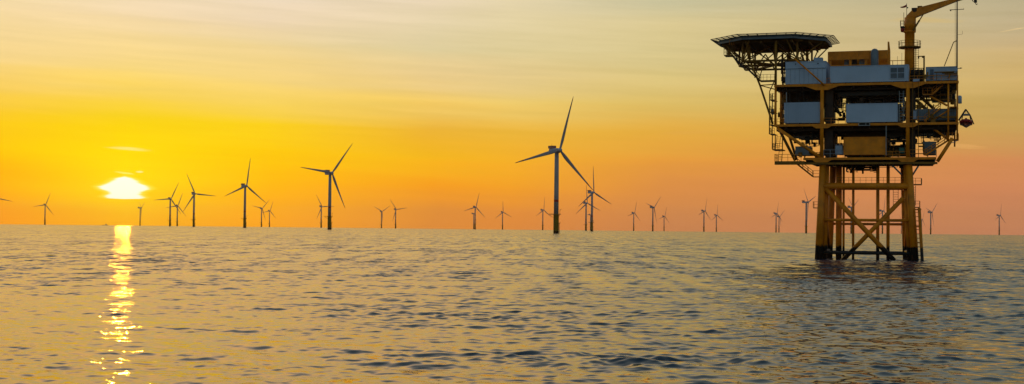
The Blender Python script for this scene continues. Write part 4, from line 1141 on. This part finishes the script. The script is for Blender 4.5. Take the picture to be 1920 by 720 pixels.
# machinery beside the crane foot
for x0, x1, py, d, lab, mt in ((1706, 1731, 129, 1.6, 'dark yellow piping skid at the foot of the crane column', 'yellow_shade'),):
    p0 = L(x0, py, d); p1 = L(x1, py, d); e = frame_empty('piping_skid', ((p0.x + p1.x) / 2, d, W3)); tag(e, lab, 'machine')
    hu = (p1.x - p0.x) / 2; hh = p0.z - W3
    m = MB()
    for x in (-hu, -hu * .3, hu * .4, hu): m.box(x - .06, x + .06, 0, .12, 0, hh)
    m.box(-hu, hu, -.004, .124, hh + .003, hh + .12); m.build('frame', M[mt], e)
    m = MB()
    for z in (.6, 1.1, 1.7): m.tube((-hu, .5, z), (hu, .5, z), .12, 8)
    for x in (-.6, .2, .8): m.tube((x, .5, 0), (x, .5, hh), .09, 8)
    m.build('pipes', M['brown'], e)
    MB().box(-hu + .1, hu - .1, .9, 1.8, .05, hh - .1).build('panel', M['dark'], e)
a = L(1712, 148, -.3); b = L(1724, 144, -.3)
o = MB((a.x, 0, W3)).box(a.x, b.x, -.5, -.27, W3 + .02, W3 + .5).build('junction_box', M['white_roof']); o.location = PO + UX * a.x + Vector((0, 0, W3)); o.rotation_euler = (0, 0, PRZ)
tag(o, 'small pale junction box on the top deck edge above the hanging lines', 'junction box')
# pale drum at the right edge
p = L(1799, 194, 3)
o = MB((p.x, 3, p.z)).lathe([(.1, -.05), (.42, 0), (.42, 1.25), (.3, 1.45), (.05, 1.5)], (p.x + .0, 3, p.z), 14).build('life_raft_canister', M['white'], smooth=True)
o.location = PO + UX * p.x + VX * 3 + Vector((0, 0, p.z)); o.rotation_euler = (0, 0, PRZ); tag(o, 'pale upright drum fixed outside the right edge of the middle deck', 'drum')

# rescue boat hanging in its davit
RD = 2.0
p = L(1811, 239, RD); e = frame_empty('rescue_boat', p); tag(e, 'red rescue boat seen end on hanging beyond the right edge of the platform', 'boat')
def BP(px, py, d=RD): r_ = L(px, py, d); return Vector((r_.x - p.x, d - RD, r_.z - p.z))
hwid = (BP(1823.5, 230).x - BP(1799, 230).x) / 2
zt = BP(1811, 227.5).z; cx = (BP(1823.5, 230).x + BP(1799, 230).x) / 2
vs = []; secs = [(-2.6, .55, .25), (-1.6, .9, .1), (0, 1., 0), (2.2, .95, 0.05), (2.5, .6, .2)]
for y, s_, lift in secs:
    W_ = hwid * .82 * s_
    vs += [(cx - W_, y, zt * .85), (cx - W_ * .85, y, zt * .4 + lift), (cx, y, lift), (cx + W_ * .85, y, zt * .4 + lift), (cx + W_, y, zt * .85)]
fs = [(k * 5 + i, k * 5 + i + 1, k * 5 + 6 + i, k * 5 + 5 + i) for k in range(4) for i in range(4)] + [(k * 5 + 4, k * 5, k * 5 + 5, k * 5 + 9) for k in range(4)] + [(0, 4, 3, 2, 1), (20, 21, 22, 23, 24)]
MB().add(vs, fs).build('hull', M['orange'], e)
m = MB(); tr = .3
for sx in (-1, 1): m.path([(cx + sx * (hwid - tr), -2.3, zt - .25), (cx + sx * (hwid - tr), 2.5, zt - .3)], tr, 10)
m.path([(cx - hwid + tr, -2.3, zt - .25), (cx - .4, -3.0, zt - .1), (cx + .4, -3.0, zt - .1), (cx + hwid - tr, -2.3, zt - .25)], tr, 10)
m.build('inflatable_tube', M['red'], e, True)
MB().box(cx - .25, cx + .3, -.5, .5, zt * .8, zt + .15).lathe([(.2, zt + .153), (.22, zt + .5), (.05, zt + .65)], (cx, 0, 0), 8).build('console', M['dark'], e)
m = MB(); m.path([BP(1803, 227), BP(1805, 217), BP(1807, 214.5), BP(1816, 214.5), BP(1818.5, 217), BP(1820.5, 228)], .09, 7)
m.build('roll_bar', M['dark'], e)
a = BP(1806, 218); b = BP(1818, 213.5); MB().box(a.x, b.x, -.35, .35, a.z + .1, b.z).build('canopy', M['grey'], e)
dv = frame_empty('boat_davit', L(1798, 226, RD)); tag(dv, 'dark triangular davit holding the red rescue boat', 'davit')
q0 = L(1798, 226, RD)
def DP(px, py, d=RD): r_ = L(px, py, d); return Vector((r_.x - q0.x, d - RD, r_.z - q0.z))
MB().bar(DP(1797.5, 226), DP(1811, 205), .28, .3).build('arm', M['dark'], dv)
MB().bar(DP(1811, 205), DP(1819, 216), .2, .2).bar(DP(1819, 216), DP(1826, 233), .16, .2).build('arm', M['dark'], dv)
MB().tube(DP(1811, 206), DP(1811, 214), .04, 5).tube(DP(1811, 206), DP(1807, 214), .03, 5).tube(DP(1811, 206), DP(1815, 214), .03, 5).build('sling', M['dark'], dv)

# ---------------------------------------------------------------- the hazy air over the sea
def build_haze():
    o = MB().box(-13500, 13500, -13500, 13500, -14, 175).build('haze', None)
    m = bpy.data.materials.new('sea_haze'); m.use_nodes = True
    m.node_tree.nodes.clear()
    pv = m.node_tree.nodes.new('ShaderNodeVolumePrincipled'); mo = m.node_tree.nodes.new('ShaderNodeOutputMaterial')
    pv.inputs['Color'].default_value = HAZE_COL
    pv.inputs['Density'].default_value = HAZE
    pv.inputs['Anisotropy'].default_value = .55
    m.node_tree.links.new(pv.outputs[0], mo.inputs['Volume'])
    o.data.materials.append(m)
    tag(o, 'thin warm evening haze lying over the sea', 'haze', kind='stuff')
HAZE = 2.2e-5
HAZE_COL = (1., .72, .42, 1)
build_haze()
